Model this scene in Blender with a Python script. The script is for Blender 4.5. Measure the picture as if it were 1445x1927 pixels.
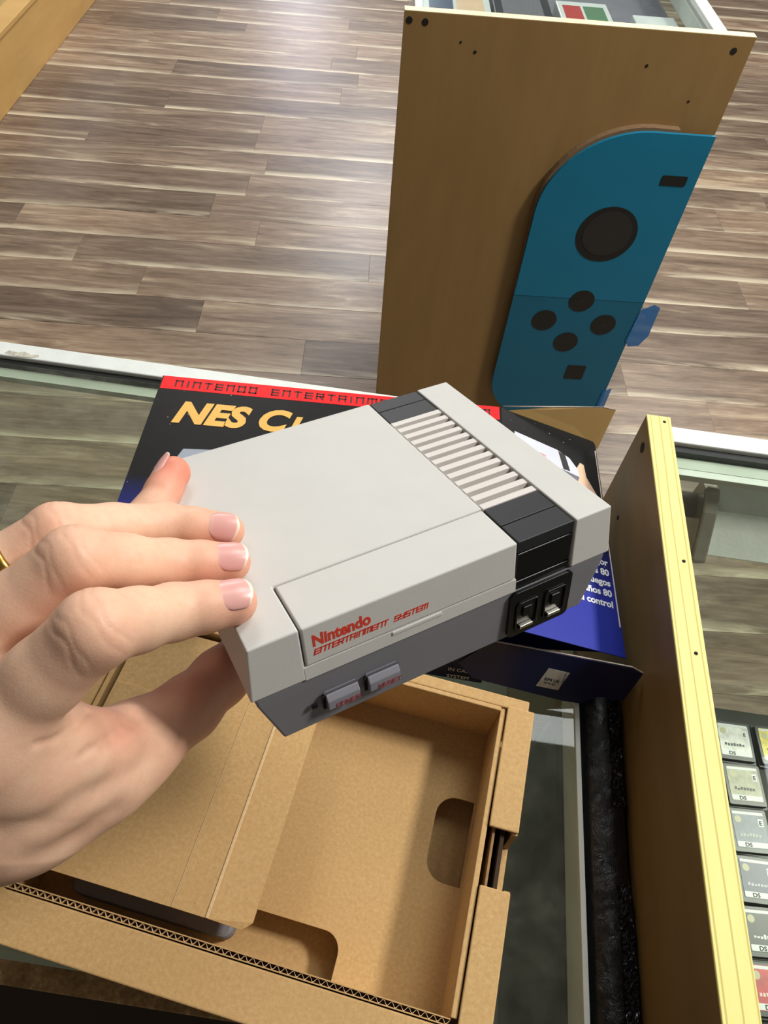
import bpy, bmesh, math, random
import numpy as np
from mathutils import Matrix, Vector

for o in list(bpy.data.objects):
    bpy.data.objects.remove(o)
SC = bpy.context.scene
COL = SC.collection
random.seed(4)

# ------------------------------------------------------------------ camera
cam = bpy.data.cameras.new('camera')
cam.sensor_fit = 'VERTICAL'
cam.sensor_height = 24.0
cam.lens = 24.0 * 1336.0 / 1927.0
cam.clip_start = 0.01
cam_o = bpy.data.objects.new('camera', cam)
COL.objects.link(cam_o)
CR = ((0.989655, 0.128786, 0.063226), (0.141256, -0.797564, -0.586462), (-0.025101, 0.589326, -0.807505))
m = Matrix.Identity(4)
for i in range(3):
    m[i][0] = CR[0][i]
    m[i][1] = -CR[1][i]
    m[i][2] = -CR[2][i]
m[2][3] = 0.43
cam_o.matrix_world = m
SC.camera = cam_o

# ------------------------------------------------------------------ light of the shop
w = bpy.data.worlds.new('world')
SC.world = w
w.use_nodes = True
w.node_tree.nodes['Background'].inputs[0].default_value = (1.0, 0.97, 0.92, 1)
w.node_tree.nodes['Background'].inputs[1].default_value = 0.125
SC.view_settings.view_transform = 'Standard'
SC.view_settings.look = 'None'
SC.view_settings.exposure = 0.0
SC.view_settings.gamma = 1.0
SC.view_settings.use_curve_mapping = False


def area(name, loc, sx, sy, power, col=(1.0, 0.965, 0.9), rotz=0.0):
    l = bpy.data.lights.new(name, 'AREA')
    l.shape = 'RECTANGLE'
    l.size = sx
    l.size_y = sy
    l.energy = power
    l.color = col
    o = bpy.data.objects.new(name, l)
    o.location = loc
    o.rotation_euler = (0, 0, rotz)
    COL.objects.link(o)
    return o


# ceiling fixtures and lights added for the floor, 2.6 m above the shop floor (counter top is z = 0)
area('ceiling_lamp', (1.40, 0.62, 1.62), 0.26, 0.36, 50)
area('ceiling_lamp', (1.13, 0.60, 1.62), 0.10, 0.30, 1.0, (0.85, 0.92, 1.0))
area('ceiling_lamp', (0.62, 1.15, 1.62), 0.62, 0.80, 16, (0.95, 1.0, 0.97))
area('ceiling_lamp', (-0.80, 1.60, 1.62), 0.30, 1.20, 6)
area('ceiling_lamp', (-0.90, 3.20, 1.62), 0.60, 1.20, 42)  # added to brighten the floor, no known fixture here
area('ceiling_lamp', (1.60, 3.60, 1.62), 0.60, 1.20, 50)  # second added light for the floor beyond the far panel
area('ceiling_lamp', (-0.75, 6.3, 1.62), 0.50, 2.6, 90, (0.93, 0.95, 1.0))
area('ceiling_lamp', (-2.2, 10.4, 1.62), 0.50, 2.6, 100, (0.85, 0.86, 1.0))

# ------------------------------------------------------------------ helpers
MATS = {}


def lin(c):
    return tuple(((v / 255.0) / 12.92 if v / 255.0 <= 0.04045 else ((v / 255.0 + 0.055) / 1.055) ** 2.4) for v in c) + (1.0,)


class NB:
    def __init__(s, name):
        s.m = bpy.data.materials.new(name)
        s.m.use_nodes = True
        s.t = s.m.node_tree
        s.b = s.t.nodes['Principled BSDF']
        s.out = s.t.nodes['Material Output']
        MATS[name] = s.m

    def n(s, typ, **kw):
        nd = s.t.nodes.new(typ)
        for k, v in kw.items():
            setattr(nd, k, v)
        return nd

    def l(s, a, b):
        s.t.links.new(a, b)

    def coords(s, kind='Object', scale=(1, 1, 1), rot=(0, 0, 0)):
        tc = s.n('ShaderNodeTexCoord')
        mp = s.n('ShaderNodeMapping')
        mp.inputs['Scale'].default_value = scale
        mp.inputs['Rotation'].default_value = rot
        s.l(tc.outputs[kind], mp.inputs['Vector'])
        return mp.outputs['Vector']

    def noise(s, vec, scale, detail=4, rough=0.55, dist=0.0):
        nd = s.n('ShaderNodeTexNoise')
        nd.inputs['Scale'].default_value = scale
        nd.inputs['Detail'].default_value = detail
        nd.inputs['Roughness'].default_value = rough
        nd.inputs['Distortion'].default_value = dist
        if vec is not None:
            s.l(vec, nd.inputs['Vector'])
        return nd

    def ramp(s, fac, stops):
        r = s.n('ShaderNodeValToRGB')
        e = r.color_ramp.elements
        e[0].position, e[0].color = stops[0]
        e[1].position, e[1].color = stops[-1]
        for p, c in stops[1:-1]:
            k = e.new(p)
            k.color = c
        s.l(fac, r.inputs['Fac'])
        return r.outputs['Color']

    def mix(s, fac, a, b, blend='MIX'):
        x = s.n('ShaderNodeMix', data_type='RGBA', blend_type=blend)
        for sock, v in ((x.inputs[0], fac), (x.inputs[6], a), (x.inputs[7], b)):
            if isinstance(v, bpy.types.NodeSocket):
                s.l(v, sock)
            else:
                sock.default_value = v
        return x.outputs[2]

    def bump(s, h, strength, dist):
        b = s.n('ShaderNodeBump')
        b.inputs['Strength'].default_value = strength
        b.inputs['Distance'].default_value = dist
        s.l(h, b.inputs['Height'])
        s.l(b.outputs['Normal'], s.b.inputs['Normal'])
        return b

    def base(s, c):
        if isinstance(c, bpy.types.NodeSocket):
            s.l(c, s.b.inputs['Base Color'])
        else:
            s.b.inputs['Base Color'].default_value = c

    def set(s, **kw):
        for k, v in kw.items():
            s.b.inputs[k.replace('_', ' ')].default_value = v


def simple(name, rgb, rough=0.5, metal=0.0, var=0.06, vs=40.0, bump=0.0, bs=400.0, bd=0.0004, spec=0.5):
    b = NB(name)
    c = lin(rgb)
    v = b.coords()
    nz = b.noise(v, vs)
    d = tuple(max(0, x * (1 - var)) for x in c[:3]) + (1,)
    u = tuple(min(1, x * (1 + var)) for x in c[:3]) + (1,)
    b.base(b.ramp(nz.outputs['Fac'], [(0.3, d), (0.7, u)]))
    b.set(Roughness=rough, Metallic=metal)
    b.b.inputs['Specular IOR Level'].default_value = spec
    if bump:
        n2 = b.noise(v, bs, 3)
        b.bump(n2.outputs['Fac'], bump, bd)
    return b.m


def M_(x):
    return MATS[x]


def tag(o, label=None, cat=None, group=None, kind=None):
    if label:
        o['label'] = label
    if cat:
        o['category'] = cat
    if group:
        o['group'] = group
    if kind:
        o['kind'] = kind
    return o


def empty(name, loc=(0, 0, 0), rotz=0.0, mat=None):
    o = bpy.data.objects.new(name, None)
    o.empty_display_size = 0.02
    COL.objects.link(o)
    if mat is not None:
        o.matrix_world = mat
    else:
        o.location = loc
        o.rotation_euler = (0, 0, rotz)
    return o


def obj(name, bm, mat, parent=None, bevel=0.0, seg=2, smooth=False, angle=40):
    me = bpy.data.meshes.new(name)
    if isinstance(bm, bmesh.types.BMesh):
        bmesh.ops.recalc_face_normals(bm, faces=bm.faces[:])
        bm.to_mesh(me)
        bm.free()
    else:
        me.from_pydata(*bm)
    o = bpy.data.objects.new(name, me)
    COL.objects.link(o)
    me.materials.append(M_(mat) if isinstance(mat, str) else mat)
    if parent is not None:
        o.parent = parent
    if bevel:
        md = o.modifiers.new('bevel', 'BEVEL')
        md.width = bevel
        md.segments = seg
        md.limit_method = 'ANGLE'
        md.angle_limit = math.radians(30)
        md.harden_normals = False
    if smooth:
        for p in me.polygons:
            p.use_smooth = True
    return o


def bx(bm, x0, x1, y0, y1, z0, z1):
    vs = [bm.verts.new(p) for p in ((x0, y0, z0), (x1, y0, z0), (x1, y1, z0), (x0, y1, z0), (x0, y0, z1), (x1, y0, z1), (x1, y1, z1), (x0, y1, z1))]
    for f in ((0, 3, 2, 1), (4, 5, 6, 7), (0, 1, 5, 4), (1, 2, 6, 5), (2, 3, 7, 6), (3, 0, 4, 7)):
        bm.faces.new([vs[i] for i in f])
    return vs


def box(x0, x1, y0, y1, z0, z1):
    bm = bmesh.new()
    bx(bm, x0, x1, y0, y1, z0, z1)
    return bm


def loop_pts(pts, n=5):
    return pts


def rrect(x0, x1, y0, y1, r, n=5, corners=(1, 1, 1, 1)):
    """rounded rectangle, ccw from lower-left; corners = ll, lr, ur, ul radius factors"""
    out = []
    for k, (cx, cy, a0) in enumerate(((x0, y0, 180), (x1, y0, 270), (x1, y1, 0), (x0, y1, 90))):
        rr = r * corners[k]
        sx = 1 if cx == x0 else -1
        sy = 1 if cy == y0 else -1
        if rr <= 0:
            out.append((cx, cy))
            continue
        ox, oy = cx + sx * rr, cy + sy * rr
        for i in range(n + 1):
            a = math.radians(a0 + 90.0 * i / n)
            out.append((ox + rr * math.cos(a), oy + rr * math.sin(a)))
    return out


def prism(outer, z0, z1, holes=(), f=None):
    """extrude a 2D outline (with holes) between z0 and z1; f maps (x, y, z) to a point"""
    bm = bmesh.new()
    f = f or (lambda x, y, z: (x, y, z))
    loops = [outer] + list(holes)
    caps = []
    for z in (z0, z1):
        edges = []
        rings = []
        for lp in loops:
            vs = [bm.verts.new(f(x, y, z)) for x, y in lp]
            rings.append(vs)
            for i in range(len(vs)):
                edges.append(bm.edges.new((vs[i], vs[(i + 1) % len(vs)])))
        caps.append((rings, edges))
    for a, b in zip(caps[0][0], caps[1][0]):
        k = len(a)
        for i in range(k):
            bm.faces.new((a[i], a[(i + 1) % k], b[(i + 1) % k], b[i]))
    for rings, edges in caps:
        if holes:
            bmesh.ops.triangle_fill(bm, edges=edges, use_beauty=True, use_dissolve=False)
        else:
            bm.faces.new(rings[0])
    return bm


def cyl(bm, p0, p1, r0, r1=None, n=24):
    r1 = r0 if r1 is None else r1
    a, b = Vector(p0), Vector(p1)
    d = (b - a).normalized()
    u = d.orthogonal().normalized()
    v = d.cross(u)
    R0 = [bm.verts.new(a + r0 * (math.cos(2 * math.pi * i / n) * u + math.sin(2 * math.pi * i / n) * v)) for i in range(n)]
    R1 = [bm.verts.new(b + r1 * (math.cos(2 * math.pi * i / n) * u + math.sin(2 * math.pi * i / n) * v)) for i in range(n)]
    for i in range(n):
        bm.faces.new((R0[i], R0[(i + 1) % n], R1[(i + 1) % n], R1[i]))
    bm.faces.new(R0[::-1])
    bm.faces.new(R1)


def slab(pts, th, nrm=None):
    """a thin sheet through 3D points (a fan is avoided: ngon), thickness th along its normal"""
    P = [Vector(p) for p in pts]
    if nrm is None:
        nrm = Vector((0, 0, 0))
        for i in range(len(P)):
            a, b = P[i], P[(i + 1) % len(P)]
            nrm += a.cross(b)
        nrm.normalize()
    else:
        nrm = Vector(nrm).normalized()
    bm = bmesh.new()
    A = [bm.verts.new(p) for p in P]
    B = [bm.verts.new(p - nrm * th) for p in P]
    bm.faces.new(A)
    bm.faces.new(B[::-1])
    k = len(P)
    for i in range(k):
        bm.faces.new((A[i], B[i], B[(i + 1) % k], A[(i + 1) % k]))
    return bm


def frame_mat(o, x, y):
    """matrix with origin o, x axis along x, y axis towards y, z = normal"""
    X = Vector(x).normalized()
    Z = X.cross(Vector(y)).normalized()
    Y = Z.cross(X)
    m = Matrix.Identity(4)
    for i in range(3):
        m[i][0], m[i][1], m[i][2], m[i][3] = X[i], Y[i], Z[i], o[i]
    return m


def text(name, s, size, mat, parent, M, bold=0.0, shear=0.0, width=1.0, spacing=1.0, ext=0.0001, align='LEFT', xs=1.0):
    cu = bpy.data.curves.new(name, 'FONT')
    cu.body = s
    cu.size = size
    cu.offset = bold
    cu.shear = shear
    cu.space_character = spacing
    cu.extrude = ext
    cu.align_x = align
    cu.resolution_u = 4
    t = bpy.data.objects.new(name + '_curve', cu)
    COL.objects.link(t)
    bpy.context.view_layer.update()
    me = bpy.data.meshes.new_from_object(t.evaluated_get(bpy.context.evaluated_depsgraph_get()))
    bpy.data.objects.remove(t)
    me.name = name
    me.materials.clear()
    me.materials.append(M_(mat))
    for v in me.vertices:
        v.co.x *= xs
    o = bpy.data.objects.new(name, me)
    COL.objects.link(o)
    o.parent = parent
    o.matrix_parent_inverse = Matrix.Identity(4)
    o.matrix_local = M
    return o


# square stroke letters, as on 1980s electronics: grid 0..4 x 0..5
STROKES = {
    'N': [[(0, 0), (0, 5), (4, 5), (4, 0)]], 'I': [[(2, 0), (2, 5)]], 'T': [[(0, 5), (4, 5)], [(2, 5), (2, 0)]],
    'E': [[(4, 5), (0, 5), (0, 0), (4, 0)], [(0, 2.5), (4, 2.5)]], 'D': [[(0, 0), (0, 5), (4, 5), (4, 0), (0, 0)]],
    'O': [[(0, 0), (0, 5), (4, 5), (4, 0), (0, 0)]], 'R': [[(0, 0), (0, 5), (4, 5), (4, 2.5), (0, 2.5)], [(2, 2.5), (4, 0)]],
    'A': [[(0, 0), (0, 5), (4, 5), (4, 0)], [(0, 2.2), (4, 2.2)]], 'M': [[(0, 0), (0, 5), (4, 5), (4, 0)], [(2, 5), (2, 0)]],
    'S': [[(4, 5), (0, 5), (0, 2.5), (4, 2.5), (4, 0), (0, 0)]], 'Y': [[(0, 5), (0, 2.5), (4, 2.5)], [(4, 5), (4, 0), (0.6, 0)]],
    'P': [[(0, 0), (0, 5), (4, 5), (4, 2.3), (0, 2.3)]], 'W': [[(0, 5), (0, 0), (4, 0), (4, 5)], [(2, 0), (2, 3.5)]], ' ': [],
}


def strokes(name, s, h, mat, parent, M, weight=0.17, gap=2.2, shear=0.25, wx=1.0, th=0.0001):
    bm = bmesh.new()
    u = h / 5.0
    t = h * weight / 2
    x = 0.0
    for ch in s:
        cw = 1.0 if ch == 'I' else (5.2 if ch == 'M' else 4.0)
        for pl in STROKES[ch]:
            for (ax, ay), (bx_, by) in zip(pl[:-1], pl[1:]):
                if ch == 'I':
                    ax = bx_ = 0.5
                k = 5.2 / 4 if ch == 'M' else 1.0
                p = Vector(((x + ax * k) * u * wx, ay * u))
                q = Vector(((x + bx_ * k) * u * wx, by * u))
                d = (q - p).normalized()
                e = Vector((-d.y, d.x)) * t
                p2, q2 = p - d * t, q + d * t
                cs = [p2 - e, q2 - e, q2 + e, p2 + e]
                lo = [bm.verts.new((c.x + shear * c.y, c.y, 0)) for c in cs]
                hi = [bm.verts.new((c.x + shear * c.y, c.y, th)) for c in cs]
                bm.faces.new(hi)
                for i in range(4):
                    bm.faces.new((lo[i], lo[(i + 1) % 4], hi[(i + 1) % 4], hi[i]))
        x += cw + gap
    o = obj(name, bm, mat, parent)
    o.matrix_local = M
    return o


def under(child, part):
    child.parent = part
    child.matrix_parent_inverse = part.matrix_basis.inverted()
    return child


def quad_print(name, pts, mat, parent, M, th=0.00012):
    o = obj(name, prism(pts, 0, th), mat, parent)
    o.matrix_local = M
    return o


# ------------------------------------------------------------------ materials
simple('shell_light', (203, 201, 197), 0.55, var=0.02, vs=60, bump=0.25, bs=2600, bd=0.0001)
simple('shell_dark', (122, 121, 128), 0.55, var=0.03, vs=60, bump=0.25, bs=2600, bd=0.0001)
simple('button_grey', (132, 131, 140), 0.5, var=0.03, bump=0.2, bs=2400, bd=0.0001)
simple('strip_black', (25, 27, 30), 0.5, var=0.04, bump=0.25, bs=2600, bd=0.0001)
simple('gloss_black', (14, 14, 15), 0.22, var=0.05)
simple('slat_light', (214, 208, 203), 0.55, var=0.02, bump=0.2, bs=2400, bd=0.0001)
simple('socket_black', (6, 6, 7), 0.3, var=0.05)
simple('contact_metal', (225, 222, 210), 0.25, 1.0, var=0.05)
simple('red_print', (214, 62, 44), 0.55, var=0.04)
simple('dim_red_print', (150, 70, 78), 0.6, var=0.04)
simple('black_print', (10, 10, 12), 0.5, var=0.05)
simple('dark_red_print', (60, 8, 10), 0.5, var=0.05)
simple('yellow_print', (236, 182, 82), 0.4, var=0.05)
simple('white_print', (235, 236, 240), 0.4, var=0.03)
simple('grey_print', (150, 157, 172), 0.4, var=0.05)
simple('lightgrey_print', (205, 208, 220), 0.4, var=0.05)
simple('midgrey_print', (110, 106, 118), 0.4, var=0.15, vs=200)
simple('skin_print', (226, 188, 158), 0.4, var=0.06)
simple('carton_red', (236, 30, 34), 0.45, var=0.05, spec=0.2)
simple('paper_edge', (214, 200, 190), 0.8, var=0.12, vs=300)
simple('sticker_grey', (176, 172, 166), 0.6, var=0.04)
simple('alu', (208, 212, 210), 0.32, 1.0, var=0.06, vs=30)
simple('alu_white', (226, 230, 226), 0.5, var=0.05, vs=60, bump=0.2, bs=300, bd=0.0006)
simple('mint_edge', (208, 216, 206), 0.4, var=0.06, vs=30)
simple('gasket', (8, 14, 12), 0.5, var=0.1)
simple('lamp_metal', (168, 160, 148), 0.3, 0.6, var=0.1, vs=60)
simple('case_dark', (60, 61, 55), 0.7, var=0.1, vs=12)
simple('shelf_grey', (122, 126, 114), 0.8, var=0.1, vs=12)
simple('chip_grey', (196, 192, 176), 0.9, var=0.3, vs=300)
simple('black_stand_in', (9, 9, 10), 0.8, var=0.2, vs=30)
simple('cart_case', (52, 54, 57), 0.35, var=0.1, vs=90)
simple('cart_black', (20, 21, 24), 0.4, var=0.1, vs=90)
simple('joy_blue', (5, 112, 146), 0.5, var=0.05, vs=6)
simple('joy_blue_shaded', (5, 98, 128), 0.5, var=0.05, vs=6)  # same blue darkened, painting the shade on the lower half
simple('joy_black', (24, 24, 23), 0.5, var=0.1, vs=30)
simple('joy_black_soft', (38, 37, 35), 0.55, var=0.1, vs=60)
simple('core_brown', (120, 92, 64), 0.8, var=0.15, vs=300)
simple('hole_dark', (18, 12, 6), 0.9, var=0.1)
simple('gold', (200, 160, 80), 0.22, 1.0, var=0.05)
simple('lens_dark', (26, 20, 26), 0.2, var=0.05)
simple('pad_black', (24, 23, 24), 0.4, var=0.05)


def wood(name, c0, c1, rough, sc, spec=0.4, line=None):
    b = NB(name)
    v = b.coords(scale=sc)
    n1 = b.noise(v, 1.0, 6, 0.6, 0.6)
    n2 = b.noise(v, 5.0, 4, 0.6)
    f = b.n('ShaderNodeMath', operation='ADD')
    g = b.n('ShaderNodeMath', operation='MULTIPLY')
    g.inputs[1].default_value = 0.35
    b.l(n2.outputs['Fac'], g.inputs[0])
    b.l(n1.outputs['Fac'], f.inputs[0])
    b.l(g.outputs[0], f.inputs[1])
    c = b.ramp(f.outputs[0], [(0.42, lin(c0)), (0.95, lin(c1))])
    if line is not None:
        wv = b.n('ShaderNodeTexWave', wave_type='BANDS', bands_direction='X')
        wv.inputs['Scale'].default_value = line[1]
        wv.inputs['Distortion'].default_value = 2.5
        wv.inputs['Detail'].default_value = 2
        wv.inputs['Detail Scale'].default_value = 0.8
        vv = b.coords(scale=line[2])
        b.l(vv, wv.inputs['Vector'])
        k = b.ramp(wv.outputs['Fac'], [(0.0, (1, 1, 1, 1)), (0.07, (0, 0, 0, 1))])
        c = b.mix(k, c, lin(line[0]))
    b.base(c)
    b.set(Roughness=rough)
    b.b.inputs['Specular IOR Level'].default_value = spec
    b.bump(n2.outputs['Fac'], 0.15, 0.0004)
    return b.m


wood('laminate', (136, 106, 64), (150, 118, 73), 0.45, (14, 14, 2.5))
wood('laminate_shaded', (112, 86, 46), (128, 99, 56), 0.45, (30, 5, 30))  # darker copy of the laminate, shade of the board's side put into its colour
wood('board_top', (232, 219, 132), (243, 232, 152), 0.6, (60, 8, 60), line=((196, 180, 100), 52.0, (1.0, 0.10, 1.0)))
wood('panel_top', (236, 216, 170), (248, 232, 192), 0.6, (10, 60, 60))
wood('cabinet_wood', (196, 154, 92), (210, 170, 106), 0.5, (3, 3, 20))


def chip():
    b = NB('chipboard')
    v = b.coords()
    n1 = b.noise(v, 260, 5, 0.7)
    n2 = b.noise(v, 60, 4, 0.6)
    c1 = b.ramp(n1.outputs['Fac'], [(0.3, lin((122, 92, 54))), (0.6, lin((184, 150, 102))), (0.75, lin((222, 198, 152)))])
    c = b.mix(b.ramp(n2.outputs['Fac'], [(0.4, (0, 0, 0, 1)), (0.7, (0.4, 0.4, 0.4, 1))]), c1, lin((110, 82, 48)))
    b.base(c)
    b.set(Roughness=0.85)
    b.bump(n1.outputs['Fac'], 0.6, 0.001)


chip()


def kraft():
    b = NB('kraft')
    v = b.coords()
    n1 = b.noise(v, 500, 5, 0.7)
    n2 = b.noise(v, 22, 4, 0.6)
    c = b.ramp(n1.outputs['Fac'], [(0.3, lin((186, 149, 98))), (0.52, lin((198, 161, 109))), (0.75, lin((210, 175, 123)))])
    c = b.mix(b.ramp(n2.outputs['Fac'], [(0.35, (0, 0, 0, 1)), (0.75, (0.35, 0.35, 0.35, 1))]), c, lin((190, 150, 98)))
    sp = b.noise(v, 900, 2, 0.5)
    k = b.ramp(sp.outputs['Fac'], [(0.72, (0, 0, 0, 1)), (0.78, (0.6, 0.6, 0.6, 1))])
    c = b.mix(k, c, lin((120, 86, 48)))
    b.base(c)
    b.set(Roughness=0.78)
    b.b.inputs['Specular IOR Level'].default_value = 0.3
    b.bump(n1.outputs['Fac'], 0.25, 0.0003)


kraft()
simple('kraft_crease', (226, 196, 150), 0.7, var=0.08, vs=300)
simple('kraft_inner', (150, 116, 78), 0.85, var=0.12, vs=300)
simple('kraft_gap', (58, 40, 24), 0.9, var=0.15, vs=300)


def plank():
    b = NB('plank_vinyl')
    oi = b.n('ShaderNodeObjectInfo')
    tc = b.n('ShaderNodeTexCoord')
    mp = b.n('ShaderNodeMapping')
    mp.inputs['Scale'].default_value = (1.0, 9.0, 1.0)
    b.l(tc.outputs['Object'], mp.inputs['Vector'])
    sh = b.n('ShaderNodeVectorMath', operation='SCALE')
    cx = b.n('ShaderNodeCombineXYZ')
    b.l(oi.outputs['Random'], cx.inputs[0])
    b.l(oi.outputs['Random'], cx.inputs[1])
    b.l(cx.outputs[0], sh.inputs[0])
    sh.inputs['Scale'].default_value = 60.0
    ad = b.n('ShaderNodeVectorMath', operation='ADD')
    b.l(mp.outputs[0], ad.inputs[0])
    b.l(sh.outputs[0], ad.inputs[1])
    v = ad.outputs[0]
    n1 = b.noise(v, 2.4, 8, 0.66, 0.9)
    n2 = b.noise(v, 10.0, 6, 0.7, 0.4)
    c = b.ramp(n1.outputs['Fac'], [(0.30, lin((74, 59, 48))), (0.43, lin((108, 90, 76))), (0.56, lin((138, 119, 103))), (0.70, lin((186, 170, 146)))])
    c2 = b.ramp(n2.outputs['Fac'], [(0.35, lin((96, 78, 64))), (0.65, lin((170, 152, 132)))])
    c = b.mix(0.32, c, c2)
    # each plank its own tone
    tone = b.ramp(oi.outputs['Random'], [(0.0, (0.62, 0.60, 0.59, 1)), (0.5, (0.95, 0.93, 0.91, 1)), (1.0, (1.25, 1.21, 1.14, 1))])
    c = b.mix(1.0, c, tone, 'MULTIPLY')
    # pale worn grain near one long edge
    sx = b.n('ShaderNodeSeparateXYZ')
    b.l(tc.outputs['Object'], sx.inputs[0])
    e = b.n('ShaderNodeMapRange')
    e.inputs[1].default_value = 0.034
    e.inputs[2].default_value = 0.003
    e.inputs[3].default_value = 0.0
    e.inputs[4].default_value = 1.0
    b.l(sx.outputs[1], e.inputs[0])
    n3 = b.noise(v, 1.6, 5, 0.65, 0.6)
    k = b.ramp(n3.outputs['Fac'], [(0.44, (0, 0, 0, 1)), (0.60, (0.9, 0.9, 0.9, 1))])
    mm = b.n('ShaderNodeMath', operation='MULTIPLY')
    b.l(e.outputs[0], mm.inputs[0])
    b.l(k, mm.inputs[1])
    c = b.mix(mm.outputs[0], c, lin((216, 204, 178)))
    b.base(c)
    b.set(Roughness=0.34)
    b.b.inputs['Specular IOR Level'].default_value = 0.35
    b.bump(n2.outputs['Fac'], 0.12, 0.001)


plank()
simple('subfloor', (70, 58, 48), 0.8, var=0.1, vs=5)


def glass(name, tint, refl=1.0, film=0.0, fscale=9.0, filmcol=(190, 200, 180)):
    b = NB(name)
    t = b.t
    t.nodes.remove(b.b)
    tr = b.n('ShaderNodeBsdfTransparent')
    tr.inputs[0].default_value = lin(tint)
    gl = b.n('ShaderNodeBsdfGlossy')
    gl.inputs['Roughness'].default_value = 0.02
    fr = b.n('ShaderNodeFresnel')
    fr.inputs['IOR'].default_value = 1.5
    mu = b.n('ShaderNodeMath', operation='MULTIPLY')
    mu.inputs[1].default_value = refl
    ge = b.n('ShaderNodeNewGeometry')
    iv = b.n('ShaderNodeMath', operation='SUBTRACT')
    iv.inputs[0].default_value = 1.0
    b.l(ge.outputs['Backfacing'], iv.inputs[1])
    m0 = b.n('ShaderNodeMath', operation='MULTIPLY')
    b.l(fr.outputs[0], m0.inputs[0])
    b.l(iv.outputs[0], m0.inputs[1])
    b.l(m0.outputs[0], mu.inputs[0])
    mx = b.n('ShaderNodeMixShader')
    b.l(mu.outputs[0], mx.inputs[0])
    b.l(tr.outputs[0], mx.inputs[1])
    b.l(gl.outputs[0], mx.inputs[2])
    last = mx.outputs[0]
    if film:
        v = b.coords()
        n1 = b.noise(v, fscale, 6, 0.65, 0.8)
        n2 = b.noise(v, fscale * 7, 4, 0.6, 0.4)
        r1 = b.ramp(n1.outputs['Fac'], [(0.42, (0.25, 0.25, 0.25, 1)), (0.72, (1, 1, 1, 1))])
        r2 = b.ramp(n2.outputs['Fac'], [(0.4, (0.5, 0.5, 0.5, 1)), (0.75, (1, 1, 1, 1))])
        k = b.mix(1.0, r1, r2, 'MULTIPLY')
        k2 = b.n('ShaderNodeMath', operation='MULTIPLY')
        b.l(k, k2.inputs[0])
        k2.inputs[1].default_value = film
        df = b.n('ShaderNodeBsdfDiffuse')
        df.inputs[0].default_value = lin(filmcol)
        m2 = b.n('ShaderNodeMixShader')
        b.l(k2.outputs[0], m2.inputs[0])
        b.l(last, m2.inputs[1])
        b.l(df.outputs[0], m2.inputs[2])
        last = m2.outputs[0]
    b.l(last, b.out.inputs[0])


glass('counter_glass', (246, 249, 244), 0.9, 0.20, 11.0, (196, 198, 182))
glass('clear_glass', (247, 251, 248), 0.9, 0.03)
glass('right_glass', (247, 250, 246), 0.9, 0.025)
glass('shelf_glass', (200, 220, 206), 0.8, 0.05)


def film_black():
    b = NB('black_film')
    v = b.coords(scale=(1, 1, 1))
    n1 = b.noise(v, 90, 5, 0.7, 1.5)
    n2 = b.noise(v, 14, 3, 0.6, 0.6)
    b.base(b.ramp(n2.outputs['Fac'], [(0.3, lin((9, 9, 11))), (0.75, lin((34, 35, 40)))]))
    b.set(Roughness=0.2)
    b.bump(n1.outputs['Fac'], 0.7, 0.002)
    b2 = NB('crinkled_film')
    v = b2.coords()
    vo = b2.n('ShaderNodeTexVoronoi', feature='DISTANCE_TO_EDGE')
    vo.inputs['Scale'].default_value = 330
    b2.l(v, vo.inputs['Vector'])
    b2.base(lin((70, 72, 80)))
    b2.set(Roughness=0.14, Metallic=0.7)
    b2.bump(vo.outputs['Distance'], 1.0, 0.012)


film_black()


def carton_mat():
    # printed board: black night sky with tiny stars above, deep blue below
    b = NB('carton_print')
    tc = b.n('ShaderNodeTexCoord')
    sx = b.n('ShaderNodeSeparateXYZ')
    b.l(tc.outputs['Object'], sx.inputs[0])
    g = b.n('ShaderNodeMapRange')
    g.inputs[1].default_value = 0.085
    g.inputs[2].default_value = 0.035
    b.l(sx.outputs[1], g.inputs[0])
    c = b.mix(g.outputs[0], lin((12, 12, 13)), lin((38, 48, 150)))
    vo = b.n('ShaderNodeTexVoronoi', feature='F1')
    vo.inputs['Scale'].default_value = 190
    mp = b.n('ShaderNodeMapping')
    mp.inputs['Scale'].default_value = (1, 1, 0)
    b.l(tc.outputs['Object'], mp.inputs['Vector'])
    b.l(mp.outputs[0], vo.inputs['Vector'])
    star = b.ramp(vo.outputs['Distance'], [(0.05, (1, 1, 1, 1)), (0.09, (0, 0, 0, 1))])
    cr = b.ramp(vo.outputs['Color'], [(0.62, (0, 0, 0, 1)), (0.66, (0.7, 0.7, 0.7, 1))])
    k = b.mix(1.0, star, cr, 'MULTIPLY')
    inv = b.mix(g.outputs[0], (1, 1, 1, 1), (0, 0, 0, 1))
    k = b.mix(1.0, k, inv, 'MULTIPLY')
    c = b.mix(k, c, lin((220, 220, 215)))
    b.base(c)
    b.set(Roughness=0.42)
    b.b.inputs['Specular IOR Level'].default_value = 0.2
    n = b.noise(tc.outputs['Object'], 40, 3)
    b.bump(n.outputs['Fac'], 0.08, 0.001)


carton_mat()
simple('carton_blue', (16, 22, 78), 0.3, var=0.06, vs=20)
simple('carton_darkblue', (12, 20, 62), 0.35, var=0.06, vs=20)


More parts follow.
